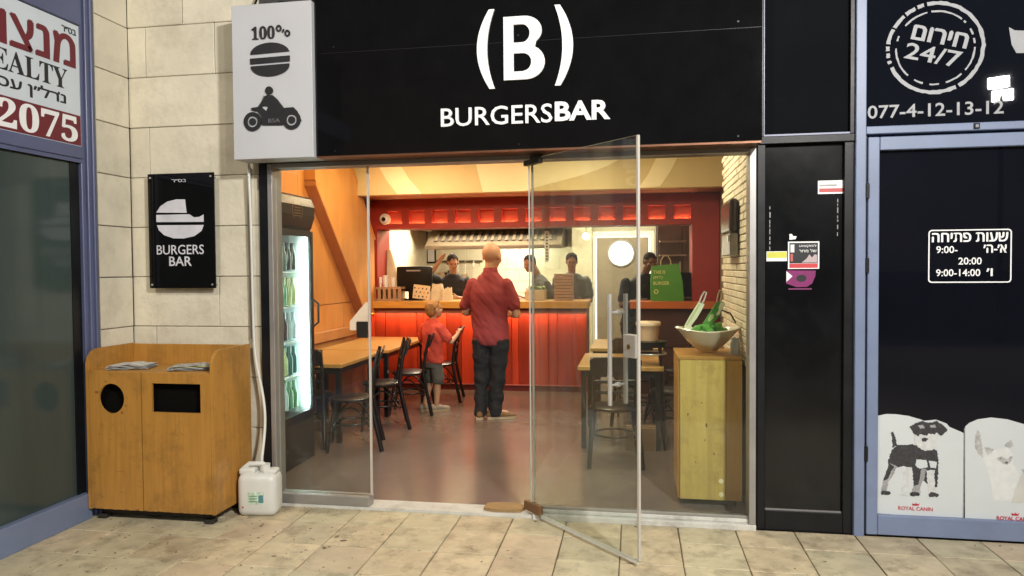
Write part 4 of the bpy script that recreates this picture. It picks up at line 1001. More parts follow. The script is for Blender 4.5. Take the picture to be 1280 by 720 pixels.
# wooden bench along the left wall
bnch = thing('wall_bench', 'dark wooden bench with plywood back along the left wall', 'bench', (-3.5, 2.6, 0))
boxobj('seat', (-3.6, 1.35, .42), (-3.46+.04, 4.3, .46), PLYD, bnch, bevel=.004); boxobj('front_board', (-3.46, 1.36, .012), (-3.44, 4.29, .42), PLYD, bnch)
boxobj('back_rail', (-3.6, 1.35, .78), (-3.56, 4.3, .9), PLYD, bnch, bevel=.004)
def make_chair(label):
    """café chair facing +y (seat towards +y, back at -y)"""
    c = thing('cafe_chair', label, 'chair', (0, 0, 0), 0, 'black bentwood cafe chairs')
    MB().loft([(0, .0, .435, .195, .185), (0, 0, .442, .205, .195), (0, 0, .458, .205, .195), (0, 0, .465, .19, .18)], 24).build('seat', CHAIRB, c, smooth=50)
    for s in (-1, 1):
        MB().tube([(s*.215, -.27, .0), (s*.195, -.215, .25), (s*.178, -.175, .46), (s*.18, -.2, .68), (s*.185, -.25, .89)], .02, 8, .016).build('rear_leg', CHAIRB, c, smooth=60)
        MB().tube([(s*.2, .2, .0), (s*.175, .165, .24), (s*.15, .13, .44)], .012, 8, .017).build('front_leg', CHAIRB, c, smooth=60)
    b = MB(); b.plate([(-.2, -.02), (.2, -.02), (.205, .11), (.17, .135), (-.17, .135), (-.205, .11)], [], axes((0, -.236, .775), (1, 0, 0), (0, -.35, .94)), .018); b.build('top_rail', CHAIRB, c)
    for z, y in ((.60, -.187), (.69, -.205)): MB().box((-.175, y-.008, z-.014), (.175, y+.008, z+.014), bevel=.003).build('back_rail', CHAIRB, c)
    MB().tube([(.165*math.cos(a), .165*math.sin(a)-.01, .23) for a in [i*math.pi/9 for i in range(19)]], .009, 6).build('hoop_stretcher', CHAIRB, c, smooth=60)
    for s in (-1, 1):
        MB().tube([(s*.185, -.19, .22)] + [(s*(.17-.0*a), -.16+.32*i/8, .22+.17*math.sin(math.pi*i/8)) for i, a in enumerate([0]*9)] + [(s*.18, .17, .22)], .009, 6).build('arched_brace', CHAIRB, c, smooth=60)
    return c
chs = [('black cafe chair at the near table, its back by the edge of the fixed glass', -2.53, 1.55, 108),
       ('black cafe chair standing behind the boy in the coral T-shirt', -2.56, 2.40, 112),
       ('black cafe chair between the boy and the red counter', -2.36, 3.92, 98),
       ('black cafe chair at the far left table, half hidden beside the boy', -2.50, 3.15, 100),
       ('black cafe chair by the drinks fridge, at the end of the left table', -2.98, 1.66, 6),
       ('black cafe chair at the near right table with its back to the window', -.17, 1.42, 4),
       ('black cafe chair at the right, next to the yellow cabinet', .33, 2.25, 60),
       ('black cafe chair between the two right hand tables', .0, 2.98, -5),
       ('black cafe chair by the side counter below the green bag', .45, 3.7, 70)]
ch0 = None
for i, (lab, x, y, rz) in enumerate(chs):
    if ch0 is None: o = ch0 = make_chair(lab)
    else: o = copytree(ch0); o['label'] = lab
    o.location = (x, y, .012); o.rotation_euler = (0, 0, R(rz))
hsn = thing('high_stool', 'black high stool with a steel ring carrying the cream tub', 'stool', (.12, 1.95, .012))
for a in (45, 135, 225, 315):
    MB().tube([(.2*math.cos(R(a)), .2*math.sin(R(a)), 0), (.14*math.cos(R(a)), .14*math.sin(R(a)), .93)], .014, 8).build('leg', CHAIRB, hsn, smooth=60)
MB().loft([(0, 0, .90, .155, .155), (0, 0, .95, .165, .165)], 24).build('seat', CHAIRB, hsn, smooth=50)
for z, r_ in ((.84, .155), (.4, .185)): MB().tube([(r_*math.cos(i*math.pi/12), r_*math.sin(i*math.pi/12), z) for i in range(25)], .008, 6).build('ring', STEEL if z > .5 else CHAIRB, hsn, smooth=60)
tb = thing('lidded_tub', 'cream plastic tub with an overhanging lid standing on the high stool', 'tub', (.12, 1.95, .964))
TB = mat('peach_plastic', (.66, .42, .25), .5)
MB().loft([(0, 0, 0, .085, .075), (0, 0, .14, .098, .085)], 24).build('body', TB, tb, smooth=50)
MB().loft([(0, 0, .135, .11, .096), (0, 0, .16, .112, .098), (0, 0, .172, .1, .088)], 24).build('lid', mat('cream_lid', (.74, .55, .36), .5), tb, smooth=50)
cbx = thing('cardboard_box', 'small brown cardboard box on the floor under the right table', 'box', (.05, 1.85, .012))
MB().box((-.13, -.1, 0), (.13, .1, .2), bevel=.003).build('carton', mat('brown_cardboard', (.3, .19, .1), .8), cbx); MB().box((-.13, -.02, .2), (.13, .02, .203)).build('tape', TB, cbx)

# yellow cabinet
yc = thing('yellow_cabinet', 'yellow pine cabinet with a small door behind the right glass panel', 'cabinet', (.49, .55, .012))
YX0, YX1, YY0, YY1 = .285, .70, .33, .86
boxobj('carcass', (YX0, YY0+.02, .06), (YX1, YY1, 1.0), mat('amber_side_and_shadow', (.5, .25, .05), .4, tone=.1, wood=(10, 10, .8)), yc)
boxobj('top', (YX0-.004, YY0, 1.0), (YX1+.004, YY1, 1.022), BINW, yc, bevel=.002)
boxobj('front_panel', (YX0+.012, YY0, .06), (.595, YY0+.018, .998), CABW, yc, bevel=.002)
boxobj('shadow_strip', (.599, YY0+.003, .06), (YX1, YY0+.018, .998), mat('amber_side_and_shadow', (.5, .25, .05)), yc)  # post's shadow on the cabinet front, put in as a darker amber strip
boxobj('plinth', (YX0+.03, YY0+.05, .012), (YX1-.03, YY1-.04, .06), DIRTY, yc)
for (x, z, q) in ((.35, .62, .008), (.47, .55, .012), (.46, .45, .006), (.44, .7, .005), (.40, .3, .006), (.52, .36, .008)):
    b = MB(); b.ell((x-.49, YY0-.0005-.55, z), (q*.6, .001, q*1.3), sub=2); b.build('knot', mat('dark_knot', (.2, .1, .02), .6), yc)
for (x, z) in ((.565, .19), (.567, .1)):
    b = MB(); b.tube([(x-.49, YY0-.004-.55, z-.012), (x-.49, YY0+.0-.55, z-.012)], .016, 12); b.build('coat_hook_mark', CREAML, yc)
# ceramic bowl with green menus
bw = thing('ceramic_bowl', 'leaf shaped cream ceramic bowl standing on the yellow cabinet', 'bowl', (.50, .55, 1.034))
b = MB(); N = 40; prof = [(.0, .18, .004), (.35, .28, .004), (.6, .62, .07), (.8, .86, .125), (1, 1, .155)]
def bowlr(a, k, dz=0, sh=1):
    rx = .225*k*sh*(1+.0*math.cos(a)); ry = .165*k*sh
    px_ = rx*math.copysign(abs(math.cos(a))**1.15, math.cos(a)); py_ = ry*math.copysign(abs(math.sin(a))**1.1, math.sin(a))
    return px_, py_
outer = [[b.bm.verts.new((*bowlr(2*math.pi*i/N, k), z+(.012*math.cos(4*math.pi*i/N) if z > .1 else 0))) for i in range(N)] for _, k, z in prof]
inner = [[b.bm.verts.new((*bowlr(2*math.pi*i/N, k, 0, .95), z+.006+(.012*math.cos(4*math.pi*i/N) if z > .1 else 0))) for i in range(N)] for _, k, z in prof[::-1]]
rg = outer+inner
for A, B in zip(rg, rg[1:]):
    for i in range(N): b.bm.faces.new((A[i], A[(i+1) % N], B[(i+1) % N], B[i]))
b.bm.faces.new(rg[0][::-1]); b.bm.faces.new(rg[-1]); b.build('bowl_wall', CERAM, bw, smooth=70)
LEAFL = mat('pale_menu_paper', (.72, .72, .5), .6, tone=.08, nscale=20)
def bz(*pp): return [(.29+(u-430)*.00087-.5, 1.19+(410-v)*.00087-1.06) for u, v in pp]
def folded(lab, pts, m, y, th=.016):
    n = thing('paper_bag', lab, 'bag', (.5, .55, 1.06), 0, 'folded bags in the ceramic bowl')
    MB().plate(bz(*pts), [], FRONT(0, y, 0), th).build('folded_sheet', m, n); return n
m1 = folded('pale folded paper bag leaning to the left out of the bowl', ((485, 440), (490, 385), (530, 310), (600, 196), (618, 204), (646, 214), (628, 250), (590, 318), (545, 380), (540, 440)), LEAFL, .0)
MB().plate(bz((498, 380), (540, 312), (602, 210), (612, 214), (556, 316), (510, 384)), [], FRONT(0, -.0165, 0), .002).build('crease', mat('pale_green_crease', (.5, .56, .26), .6), m1)
MB().tube([(x, -.008, z) for x, z in bz((604, 200), (622, 150), (645, 112), (660, 120), (650, 160), (628, 208))], .0055, 8).build('rope_handle', mat('grey_rope', (.5, .46, .4), .8), m1, smooth=60)
m2 = folded('green folded paper bag with pale print at the right of the bowl', ((610, 450), (632, 372), (690, 280), (740, 198), (795, 196), (806, 214), (772, 262), (770, 300), (726, 350), (700, 390), (700, 450)), GREEN, .02)
MB().plate(bz((770, 200), (800, 200), (806, 214), (778, 262), (760, 300), (742, 306), (736, 292), (758, 262), (756, 238)), [], FRONT(0, .0025, 0), .003).build('torn_edge', LEAFL, m2)
MB().plate(bz((690, 300), (712, 290), (722, 300), (716, 326), (690, 350), (672, 350), (676, 330)), [], FRONT(0, .0035, 0), .002).build('print_mark', mat('pale_green_print', (.4, .5, .2), .6), m2)
MB().tube([(x, .01, z) for x, z in bz((744, 196), (752, 140), (766, 102), (786, 108), (780, 150), (768, 196))], .005, 8).build('rope_handle', mat('beige_rope', (.45, .36, .22), .8), m2, smooth=60)
m3 = thing('green_bag_pile', 'crumpled green paper bags filling the ceramic bowl', 'bags', (.5, .55, 1.06))
b = MB()
for i in range(14): b.ell((rr.uniform(-.12, .12), rr.uniform(-.05, .05), rr.uniform(.09, .14)), (rr.uniform(.03, .06), .03, rr.uniform(.012, .035)), (rr.uniform(-1, 1), rr.uniform(-1, 1), rr.uniform(0, 3)), sub=2)
for v in b.bm.verts: v.co += noise.noise_vector(v.co*25)*.015
b.build('crumpled_paper', GREEN, m3)
bsk = thing('wire_basket', 'dark wire hoop and glass jar behind the ceramic bowl', 'basket', (.63, .78, 1.034))
MB().tube([(-.13, 0, 0), (-.13, 0, .17), (-.1, 0, .24), (-.03, 0, .28), (.05, 0, .25), (.09, 0, .18)], .006, 8).build('hoop', INK, bsk, smooth=60)
jr = thing('glass_jar', 'small grey glass jar on the cabinet right of the bowl', 'jar', (.665, .40, 1.034))
MB().loft([(0, 0, 0, .03, .03), (0, 0, .07, .032, .032), (0, 0, .09, .024, .024), (0, 0, .11, .026, .026)], 16).build('body', mat('smoky_glass', (.3, .28, .25), .1), jr, smooth=50)
dsp = thing('wall_dispenser', 'dark dispenser with a steel lower part on the brick wall', 'dispenser', (.70, .85, 1.7))
MB().box((-.05, -.25, .16), (.015, .25, .40), bevel=.03).build('hood', mat('brown_black_plastic', (.05, .03, .025), .25), dsp); MB().box((-.045, -.24, .0), (.015, .24, .158), bevel=.008).build('body', mat('dull_steel2', (.3, .27, .24), .3, metal=.8), dsp)
MB().box((-.052, -.2, .1), (-.045, -.14, .14)).build('slot', WHITE, dsp)

# ------------------------------------------------------------------ people
def xf(M, c): return M @ Vector(c)
def ellM(b, M, c, r, rot=(0, 0, 0)):
    b.ell((0, 0, 0), (1, 1, 1), sub=3) if False else bmesh.ops.create_icosphere(b.bm, subdivisions=3, radius=1, matrix=M @ Matrix.Translation(c) @ Euler(rot).to_matrix().to_4x4() @ Matrix.Diagonal((*r, 1)))
def fuse(b, name, m, parent, vox=.009, it=4, fold=None):
    me = b.mesh(name+'_src', m); o = bpy.data.objects.new('tmp', me); COL.objects.link(o)
    md = o.modifiers.new('r', 'REMESH'); md.mode = 'VOXEL'; md.voxel_size = vox
    ms = o.modifiers.new('s', 'SMOOTH'); ms.iterations = it; ms.factor = .5
    me2 = bpy.data.meshes.new_from_object(o.evaluated_get(bpy.context.evaluated_depsgraph_get()))
    bpy.data.objects.remove(o)
    if fold:
        amp, sc3 = fold
        me2.calc_loop_triangles() if False else None
        ns = [v.normal.copy() for v in me2.vertices]
        for v, n_ in zip(me2.vertices, ns):
            p = Vector((v.co.x*sc3[0]+v.co.z*sc3[3], v.co.y*sc3[1], v.co.z*sc3[2]))
            v.co += n_*amp*(noise.noise(p)+.5*noise.noise(p*2.1))
    for p in me2.polygons: p.use_smooth = True
    me2.materials.clear(); me2.materials.append(m); me2.name = name
    return link(name, me2, parent)
def head(b, M, s=1, child=1):
    """head centred at M's origin, facing +y"""
    k = s
    ellM(b, M, (0, -.012*k, .025*k), (.077*k, .097*k, .088*k)); ellM(b, M, (0, .02*k, -.03*k), (.062*k, .075*k, .082*k))
    ellM(b, M, (0, .045*k, -.085*k), (.035*k, .04*k, .028*k)); ellM(b, M, (0, .098*k, -.018*k), (.012*k, .02*k, .024*k))
    ellM(b, M, (0, .082*k, .025*k), (.055*k, .014*k, .012*k)); ellM(b, M, (0, .084*k, -.058*k), (.024*k, .012*k, .01*k))
    for q in (-1, 1):
        ellM(b, M, (q*.078*k, -.005*k, -.01*k), (.010*k, .02*k, .031*k), (0, 0, q*-.3)); ellM(b, M, (q*.04*k, .06*k, -.03*k), (.025*k, .024*k, .025*k))
def face(M, parent, s=1, hairm=None, hair='short'):
    for q in (-1, 1):
        o = MB(); ellM(o, M, (q*.03*s, .084*s, .004*s), (.013*s, .008*s, .007*s)); o.build('eye', mat('eye_dark', (.03, .02, .018), .3), parent, smooth=80)
    o = MB(); ellM(o, M, (0, .094*s, -.06*s), (.02*s, .005*s, .004*s)); o.build('mouth', mat('lips', (.25, .08, .06), .5), parent, smooth=80)
    if hairm:
        o = MB(); ellM(o, M, (0, -.022*s, .036*s), (.083*s, .099*s, .088*s)); ellM(o, M, (0, -.055*s, -.02*s), (.074*s, .06*s, .075*s))
        if hair == 'boy':
            for a in range(8): ellM(o, M, (rr.uniform(-.05, .05)*s, rr.uniform(-.07, .05)*s, rr.uniform(.06, .095)*s), (.03*s, .035*s, .018*s))
        fuse(o, 'hair', hairm, parent, .008, 3, (.006, (70, 70, 25, 0)))
def hand(b, wr, d, side, n_, s=1, curl=.5):
    """palm from wrist wr along d; side = towards the thumb, n_ = palm normal (fingers curl to it)"""
    wr, d, side, n_ = Vector(wr), Vector(d).normalized(), Vector(side).normalized(), Vector(n_).normalized()
    c = wr + d*.05*s
    for t in (-.026, -.009, .009, .026): b.cap(wr+side*t*.6*s, wr+d*.088*s+side*t*s, .015*s, .0125*s)
    for i, (t, L) in enumerate(((.03, .07), (.0105, .08), (-.0105, .074), (-.03, .058))):
        p0 = wr+d*.088*s+side*t*s; a = curl*(1+.08*i)
        d1 = (d*math.cos(a)+n_*math.sin(a)); p1 = p0+d1*L*.45*s; d2 = (d*math.cos(2*a)+n_*math.sin(2*a)); p2 = p1+d2*L*.55*s
        b.cap(p0, p1, .0095*s, .0088*s); b.cap(p1, p2, .0088*s, .0078*s)
    p0 = wr+d*.022*s+side*.026*s; p1 = p0+(d*.7+side*.75+n_*.2).normalized()*.045*s; p2 = p1+(d*.9+side*.2+n_*.35).normalized()*.032*s
    b.cap(p0, p1, .013*s, .011*s); b.cap(p1, p2, .0105*s, .009*s)
def TR(*loc): return Matrix.Translation(loc)
def RZ(a): return Matrix.Rotation(R(a), 4, 'Z')
def RX(a): return Matrix.Rotation(R(a), 4, 'X')
def RY(a): return Matrix.Rotation(R(a), 4, 'Y')

# --- customer, seen from behind
p1 = thing('person', 'bald man in a maroon polo shirt and dark trousers standing with his back turned', 'person', (-1.53, 2.93, .012), R(-4))
b = MB(); HM = TR(.025, .02, 1.742) @ RZ(-12) @ RX(-6)
head(b, HM, 1.24)
b.cap((.01, -.005, 1.56), (.02, .015, 1.70), .064, .066)
b.loft([(0, 0, .82, .15, .11), (0, 0, .98, .16, .115), (0, 0, 1.15, .16, .115), (.0, 0, 1.35, .19, .12), (0, 0, 1.5, .15, .09), (0, 0, 1.57, .07, .06)])
A = {'l': ((-.19, 0, 1.43), (-.275, .02, 1.14), (-.17, .25, 1.13)), 'r': ((.195, 0, 1.43), (.29, .02, 1.12), (.19, .25, 1.1))}
for k, (s_, e_, w_) in A.items():
    b.cap(s_, e_, .056, .046); b.cap(e_, w_, .045, .031)
    sg = 1 if k == 'l' else -1
    hand(b, w_, (sg*.5, .85, .05), (0, -.0, 1), (sg*1, -.3, 0), 1, .6)
b.cap((-.09, 0, .85), (-.10, .02, .5), .07, .055); b.cap((-.10, .02, .5), (-.12, -.01, .08), .052, .036)
b.cap((.09, 0, .85), (.075, .03, .5), .07, .055); b.cap((.075, .03, .5), (.05, .0, .08), .052, .036)
b.cap((-.12, 0, .06), (-.14, .12, .04), .04, .035); b.cap((.05, 0, .06), (.15, .09, .04), .04, .035)
fuse(b, 'body', SKIN, p1, .008, 3)
face(HM, p1, 1.24)
b = MB()
b.loft([(.012, 0, .80, .192, .14), (.01, 0, .84, .2, .148), (.005, 0, .95, .197, .145), (0, 0, 1.08, .2, .148), (0, 0, 1.22, .21, .15), (0, 0, 1.35, .218, .146), (0, 0, 1.43, .208, .122), (.005, 0, 1.50, .15, .1), (.01, 0, 1.54, .11, .09), (.01, 0, 1.565, .095, .08), (.012, 0, 1.60, .074, .07)], 28)
b.cap((-.18, 0, 1.435), (-.262, .012, 1.225), .077, .072); b.cap((.185, 0, 1.435), (.27, .012, 1.215), .077, .072)
fuse(b, 'polo_shirt', MAROONSH, p1, .009, 4, (.013, (10, 6, 5, 8)))
b = MB(); b.loft([(.012, 0, 1.57, .082, .076), (.012, .0, 1.615, .074, .072), (.013, 0, 1.62, .07, .068)], 24); b.build('collar', MAROONSH, p1, smooth=60)
b = MB()
b.loft([(.005, 0, .78, .185, .13), (.005, 0, .95, .18, .125)], 24)
b.loft([(-.105, -.01, .03, .07, .075), (-.105, -.005, .1, .068, .075), (-.105, .0, .3, .072, .08), (-.1, .015, .5, .082, .09), (-.09, .01, .7, .1, .115), (-.085, 0, .86, .105, .125)], 20)
b.loft([(.055, -.005, .03, .075, .075), (.055, .0, .1, .073, .075), (.065, .01, .3, .078, .082), (.08, .02, .5, .09, .095), (.095, .01, .7, .108, .118), (.1, 0, .86, .11, .125)], 20)
fuse(b, 'trousers', NAVY, p1, .010, 4, (.014, (9, 9, 11, 4)))
def shoe(par, x, y, rz, L=.27, w=.05, m=SHOE, s2=SOLE, h=.07):
    M = TR(x, y, 0) @ RZ(rz)
    b = MB(); 
    for v in ((0, -.04, .04, .038), (0, .05, .042, .042), (0, .12, .035, .042), (0, .17, .03, .036)): ellM(b, M, (v[0], v[1]*L/.27, v[2]), (v[3]*w/.042*.9, .06*L/.27, v[2]*.9))
    ellM(b, M, (0, -.045*L/.27, h), (.036*w/.05, .04, .028)); fuse(b, 'shoe', m, par, .007, 3)
    b = MB(); pts = [(M @ Vector((q[0]*w/.05, q[1]*L/.27, 0))).xy for q in ((-.036, -.09), (.036, -.09), (.044, -.02), (.043, .08), (.048, .15), (.03, .215), (0, .228), (-.03, .21), (-.046, .15), (-.04, .08), (-.04, -.02))]
    b.plate([tuple(p) for p in pts], [], Matrix.Identity(4), .024); b.build('sole', s2, par)
shoe(p1, -.115, -.01, 12); shoe(p1, .055, .0, -68)

# --- boy
p2 = thing('person', 'fair haired boy in a coral T-shirt and grey shorts leaning on a chair', 'person', (-2.26, 3.24, .012), R(-28))
b = MB(); HM = TR(.01, .03, 1.15) @ RZ(-18) @ RX(8); SB = .9
head(b, HM, SB)
b.cap((0, 0, 1.0), (.005, .015, 1.09), .042, .042)
b.loft([(0, 0, .52, .11, .08), (0, 0, .7, .115, .08), (0, 0, .9, .13, .085), (0, 0, .98, .11, .07), (0, 0, 1.02, .04, .04)])
b.cap((-.14, 0, .95), (-.19, .04, .76), .036, .03); b.cap((-.19, .04, .76), (-.12, .17, .80), .03, .02); hand(b, (-.12, .17, .80), (.3, .9, .1), (1, 0, 0), (0, 0, -1), .7, .4)
b.cap((.14, 0, .95), (.2, .1, .79), .036, .03); b.cap((.2, .1, .79), (.17, .24, .86), .03, .021); hand(b, (.17, .24, .86), (-.1, .5, .6), (-1, 0, 0), (0, 1, -.2), .7, .7)
b.cap((.055, 0, .55), (.06, .015, .30), .05, .04); b.cap((.06, .015, .30), (.06, .0, .06), .04, .026)
b.cap((-.06, 0, .55), (-.085, .05, .31), .05, .04); b.cap((-.085, .05, .31), (-.08, -.05, .07), .04, .026)
b.cap((.06, 0, .045), (.065, .1, .03), .027, .024); b.cap((-.08, -.05, .045), (-.08, .05, .03), .027, .024)
fuse(b, 'body', mat('fair_skin', (.6, .36, .24), .5, tone=.05), p2, .0065, 3)
face(HM, p2, SB, mat('sandy_hair', (.36, .2, .075), .7, tone=.3, nscale=30, wood=(4, 4, 1)), 'boy')
b = MB(); b.loft([(0, 0, .55, .14, .105), (0, 0, .62, .138, .1), (0, 0, .75, .134, .095), (0, 0, .88, .142, .095), (0, 0, .975, .135, .08), (0, 0, 1.02, .085, .065), (0, 0, 1.045, .052, .05)], 24)
b.cap((-.125, 0, .945), (-.178, .03, .82), .055, .055); b.cap((.125, 0, .945), (.182, .06, .83), .055, .055)
fuse(b, 'tshirt', CORAL, p2, .009, 4, (.012, (12, 9, 8, 6)))
b = MB(); b.loft([(0, 0, .5, .13, .1), (0, 0, .6, .125, .095)], 20)
b.cap((.058, 0, .54), (.065, .02, .36), .074, .072); b.cap((-.062, .0, .54), (-.088, .05, .36), .074, .072)
fuse(b, 'shorts', mat('grey_shorts', (.13, .13, .125), .9, tone=.15), p2, .009, 3, (.008, (12, 12, 12, 4)))
GS = mat('grey_canvas', (.35, .31, .27), .8)
shoe(p2, .06, -.005, -25, .2, .04, GS, SOLE, .05); shoe(p2, -.08, -.05, -5, .2, .04, GS, SOLE, .05)

def worker(label, loc, rz, lean, shirt, skin, hairc, arms, hpitch=0, hyaw=0, base=.12, hat=False, H=1.0, apron=None):
    """kitchen worker, full standing figure; lean = hips-to-neck offset in x,y"""
    p = thing('person', label, 'person', (loc[0], loc[1], .012), R(rz))
    lx, ly = lean; zb = 1.47*H+.04-.5*(lx*lx+ly*ly)
    b = MB(); nk = Vector((lx, ly, zb))
    HM = Matrix.Translation(nk + Vector((lx*.35, ly*.45+.03, .19))) @ RZ(hyaw) @ RX(hpitch)
    head(b, HM, 1)
    b.cap(nk, nk+Vector((lx*.2, ly*.25+.01, .12)), .055, .056)
    secs = []
    for t, rx, ry in ((0, .15, .11), (.3, .15, .11), (.65, .185, .12), (.9, .165, .1), (1.0, .08, .07)):
        secs.append((lx*t, ly*t, .9+(zb-.9)*t, rx, ry))
    b.loft(secs)
    for (s_, e_, w_, hd_) in arms:
        b.cap(s_, e_, .048, .04); b.cap(e_, w_, .039, .028); hand(b, w_, *hd_)
    for q in (-1, 1):
        b.cap((q*.09, 0, .9), (q*.1, .02, .5), .075, .055); b.cap((q*.1, .02, .5), (q*.1, -.01, .07), .052, .035); b.cap((q*.1, 0, .05), (q*.11, .13, .035), .038, .034)
    fuse(b, 'body', skin, p, .009, 3)
    face(HM, p, 1, hairc)
    if hat:
        o = MB(); ellM(o, HM, (0, -.02, .05), (.088, .104, .08)); ellM(o, HM, (0, .09, .045), (.06, .05, .01)); fuse(o, 'cap', shirt, p, .008, 2)
    b = MB(); secs = []
    for t, rx, ry in ((-.12, .19, .145), (.0, .185, .14), (.3, .18, .135), (.65, .215, .145), (.88, .2, .125), (1.0, .12, .095), (1.05, .075, .072)):
        secs.append((lx*t, ly*t, .9+(zb-.9)*t, rx, ry))
    b.loft(secs, 24)
    for (s_, e_, w_, hd_) in arms: b.cap(s_, Vector(s_).lerp(Vector(e_), .72), .072, .066)
    fuse(b, 'shirt', shirt, p, .011, 4, (.014, (9, 7, 7, 6)))
    b = MB(); b.loft([(0, 0, .8, .165, .125), (0, 0, .95, .16, .12)], 20)
    for q in (-1, 1): b.loft([(q*.1, -.01, .02, .062, .068), (q*.1, 0, .3, .068, .075), (q*.1, .015, .5, .078, .085), (q*.09, 0, .84, .098, .115)], 16)
    fuse(b, 'trousers', NAVY, p, .012, 3, (.01, (9, 9, 11, 4)))
    for q in (-1, 1): shoe(p, q*.1, 0, -5*q, .27, .048, INK, INK)
    if apron: boxobj('apron', (0, 0, 0), (.1, .1, .1), apron, p)
    return p
HAIRD = mat('dark_hair', (.014, .01, .008), .95, tone=.3)
# facing the camera (rz=180): local +x is image left
worker('dark haired kitchen worker in a black T-shirt raising one hand to his head', (-2.60, 5.5), 180, (-.02, .03), BLACKC, SKINT, HAIRD,
       [((.2, 0, 1.44), (.34, .05, 1.50), (.19, .07, 1.69), ((-.55, .1, .75), (0, 0, 1), (-.3, -.8, 0), 1, .4)),
        ((-.21, 0, 1.43), (-.27, .03, 1.16), (-.14, .26, 1.2), ((.6, .8, 0), (0, 0, 1), (1, -.3, 0), 1, .5))], hpitch=-20, hyaw=22)
worker('kitchen worker in a grey shirt bending over the counter with his head lowered', (-1.12, 5.5), 100, (.02, .22), GREYC, SKINT, HAIRD,
       [((.2, .22, 1.36), (.24, .36, 1.14), (.14, .5, 1.2), ((-.3, .9, 0), (0, 0, 1), (-1, 0, 0), 1, .5)),
        ((-.2, .22, 1.36), (-.26, .34, 1.12), (-.14, .5, 1.18), ((.3, .9, 0), (0, 0, 1), (1, 0, 0), 1, .5))], hpitch=-18, hyaw=60)
worker('kitchen worker in a grey shirt standing behind the tray stack with his head down', (-.88, 5.6), 185, (0, .02), GREYC, SKINT, HAIRD,
       [((.2, 0, 1.43), (.26, .03, 1.15), (.14, .26, 1.14), ((-.4, .9, 0), (0, 0, 1), (-1, 0, 0), 1, .5)),
        ((-.2, 0, 1.43), (-.26, .03, 1.15), (-.14, .26, 1.14), ((.4, .9, 0), (0, 0, 1), (1, 0, 0), 1, .5))], hpitch=-15)
worker('kitchen worker in a black T-shirt leaning behind the green bag', (-.02, 5.35), 215, (-.10, .12), BLACKC, mat('dark_skin', (.13, .06, .035), .5), HAIRD,
       [((.19, .1, 1.4), (.27, .12, 1.1), (.2, .35, 1.17), ((-.3, .9, 0), (0, 0, 1), (-1, 0, 0), 1, .5)),
        ((-.29, .12, 1.38), (-.36, .2, 1.12), (-.24, .4, 1.18), ((.3, .9, 0), (0, 0, 1), (1, 0, 0), 1, .5))], hpitch=-18, hyaw=-10)

ts_ = thing('tray_stack', 'tall stack of tan serving trays on the counter in front of a worker', 'trays', (-.93, 4.98, 1.19))
for k in range(9): MB().box((-.125+rr.uniform(-.004, .004), -.09, k*.04), (.125+rr.uniform(-.004, .004), .09, k*.04+.034), bevel=.006).build('tray', mat('tan_tray', (.42, .25, .16), .5), ts_)

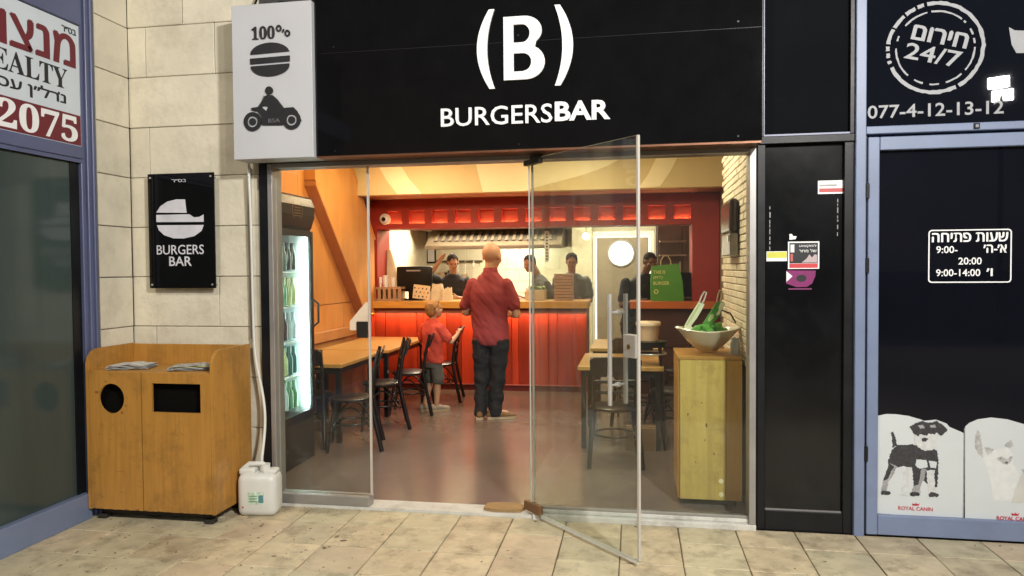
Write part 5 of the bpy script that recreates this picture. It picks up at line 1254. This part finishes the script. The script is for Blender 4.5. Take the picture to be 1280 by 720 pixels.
# kitchen clutter on the back worktop and wall
SBM = [mat('sauce_red', (.4, .03, .02), .4), mat('sauce_yellow', (.6, .4, .05), .4), mat('sauce_white', (.6, .57, .5), .4)]
for i, (x, c_, l_) in enumerate(((-1.75, 0, 'red'), (-1.66, 1, 'yellow'), (-1.57, 2, 'white'), (-3.2, 2, 'white'))):
    sb = thing('sauce_bottle', '%s squeeze bottle on the steel worktop, %s' % (l_, ('leftmost behind the customer', 'second from the left', 'third from the left', 'far left by the framed notice')[i]), 'bottle', (x, 7.1, 1.07), 0, 'squeeze bottles on the worktop')
    MB().loft([(0, 0, 0, .035, .035), (0, 0, .15, .035, .035), (0, 0, .17, .02, .02)], 14).build('body', SBM[c_], sb, smooth=50)
    MB().loft([(0, 0, .17, .02, .02), (0, 0, .23, .005, .005)], 12).build('nozzle', SBM[c_], sb, smooth=50)
for i, (x, w, h) in enumerate(((-2.95, .3, .16), (-1.35, .26, .22))):
    k_0 = thing('steel_container', ('low steel food container at the left of the worktop', 'tall steel food container at the right of the worktop')[i], 'container', (x, 7.15, 1.07))
    MB().box((-w/2, -.12, 0), (w/2, .12, h), bevel=.006).build('body', STEEL, k_0); MB().box((-w/2-.012, -.132, h), (w/2+.012, .132, h+.012)).build('lid', HOODM, k_0)
ks = thing('wall_shelf', 'narrow steel shelf with dark boxes on the tiled wall, left of the raised arm', 'shelf', (-3.1, 7.5, 1.42))
MB().box((-.3, -.12, 0), (.3, .1, .015)).build('shelf_board', STEEL, ks)
for i, (x, w, h) in enumerate(((-.2, .14, .12), (-.02, .1, .16), (.16, .16, .09))): MB().box((x-w/2, -.1, .016), (x+w/2, .08, .016+h)).build('box', (TANC, INK, mat('beige_box', (.45, .34, .2), .7))[i], ks)

# grime round the bin openings, paint chips and fixings that show up close
rq = random.Random(31)
for cx_, cz_, w_, h_ in ((-3.33, .80, .1, .105), (-2.87, .8125, .18, .1)):
    for k in range(0 if w_ > .15 else 5):
        a_ = rq.uniform(0, 6.28); q = rq.uniform(.006, .018)
        x_, z_ = cx_+math.cos(a_)*(w_+.012), cz_+math.sin(a_)*(h_+.012)
        pts = [(q*rq.uniform(.5, 1.2)*math.cos(t*.785), q*rq.uniform(.3, .9)*math.sin(t*.785)) for t in range(8)]
        pl('grease_spot', pts, [], FRONT(x_, BYF-.0121, z_), .0006, mat('grease_brown', (.24, .12, .03), .5), bn)
for k in range(7):
    x_ = rq.uniform(-3.45, -2.66); z_ = rq.uniform(.1, .6); L_ = rq.uniform(.02, .06); t_ = rq.uniform(-.5, .5)
    pl('scratch', [(0, 0), (L_, L_*t_), (L_, L_*t_+.0018), (0, .0022)], [], FRONT(x_, BYF-.0121, z_), .0005, mat('scratch_brown', (.2, .1, .03), .7), bn)
for x_ in (-1.9, -.7, .6):
    for z_ in (2.385, 3.05):
        MB().tube([(x_+.7, -.0015, z_-2.345), (x_+.7, .003, z_-2.345)], .006, 8).build('screw_head', BLACKM, fs)
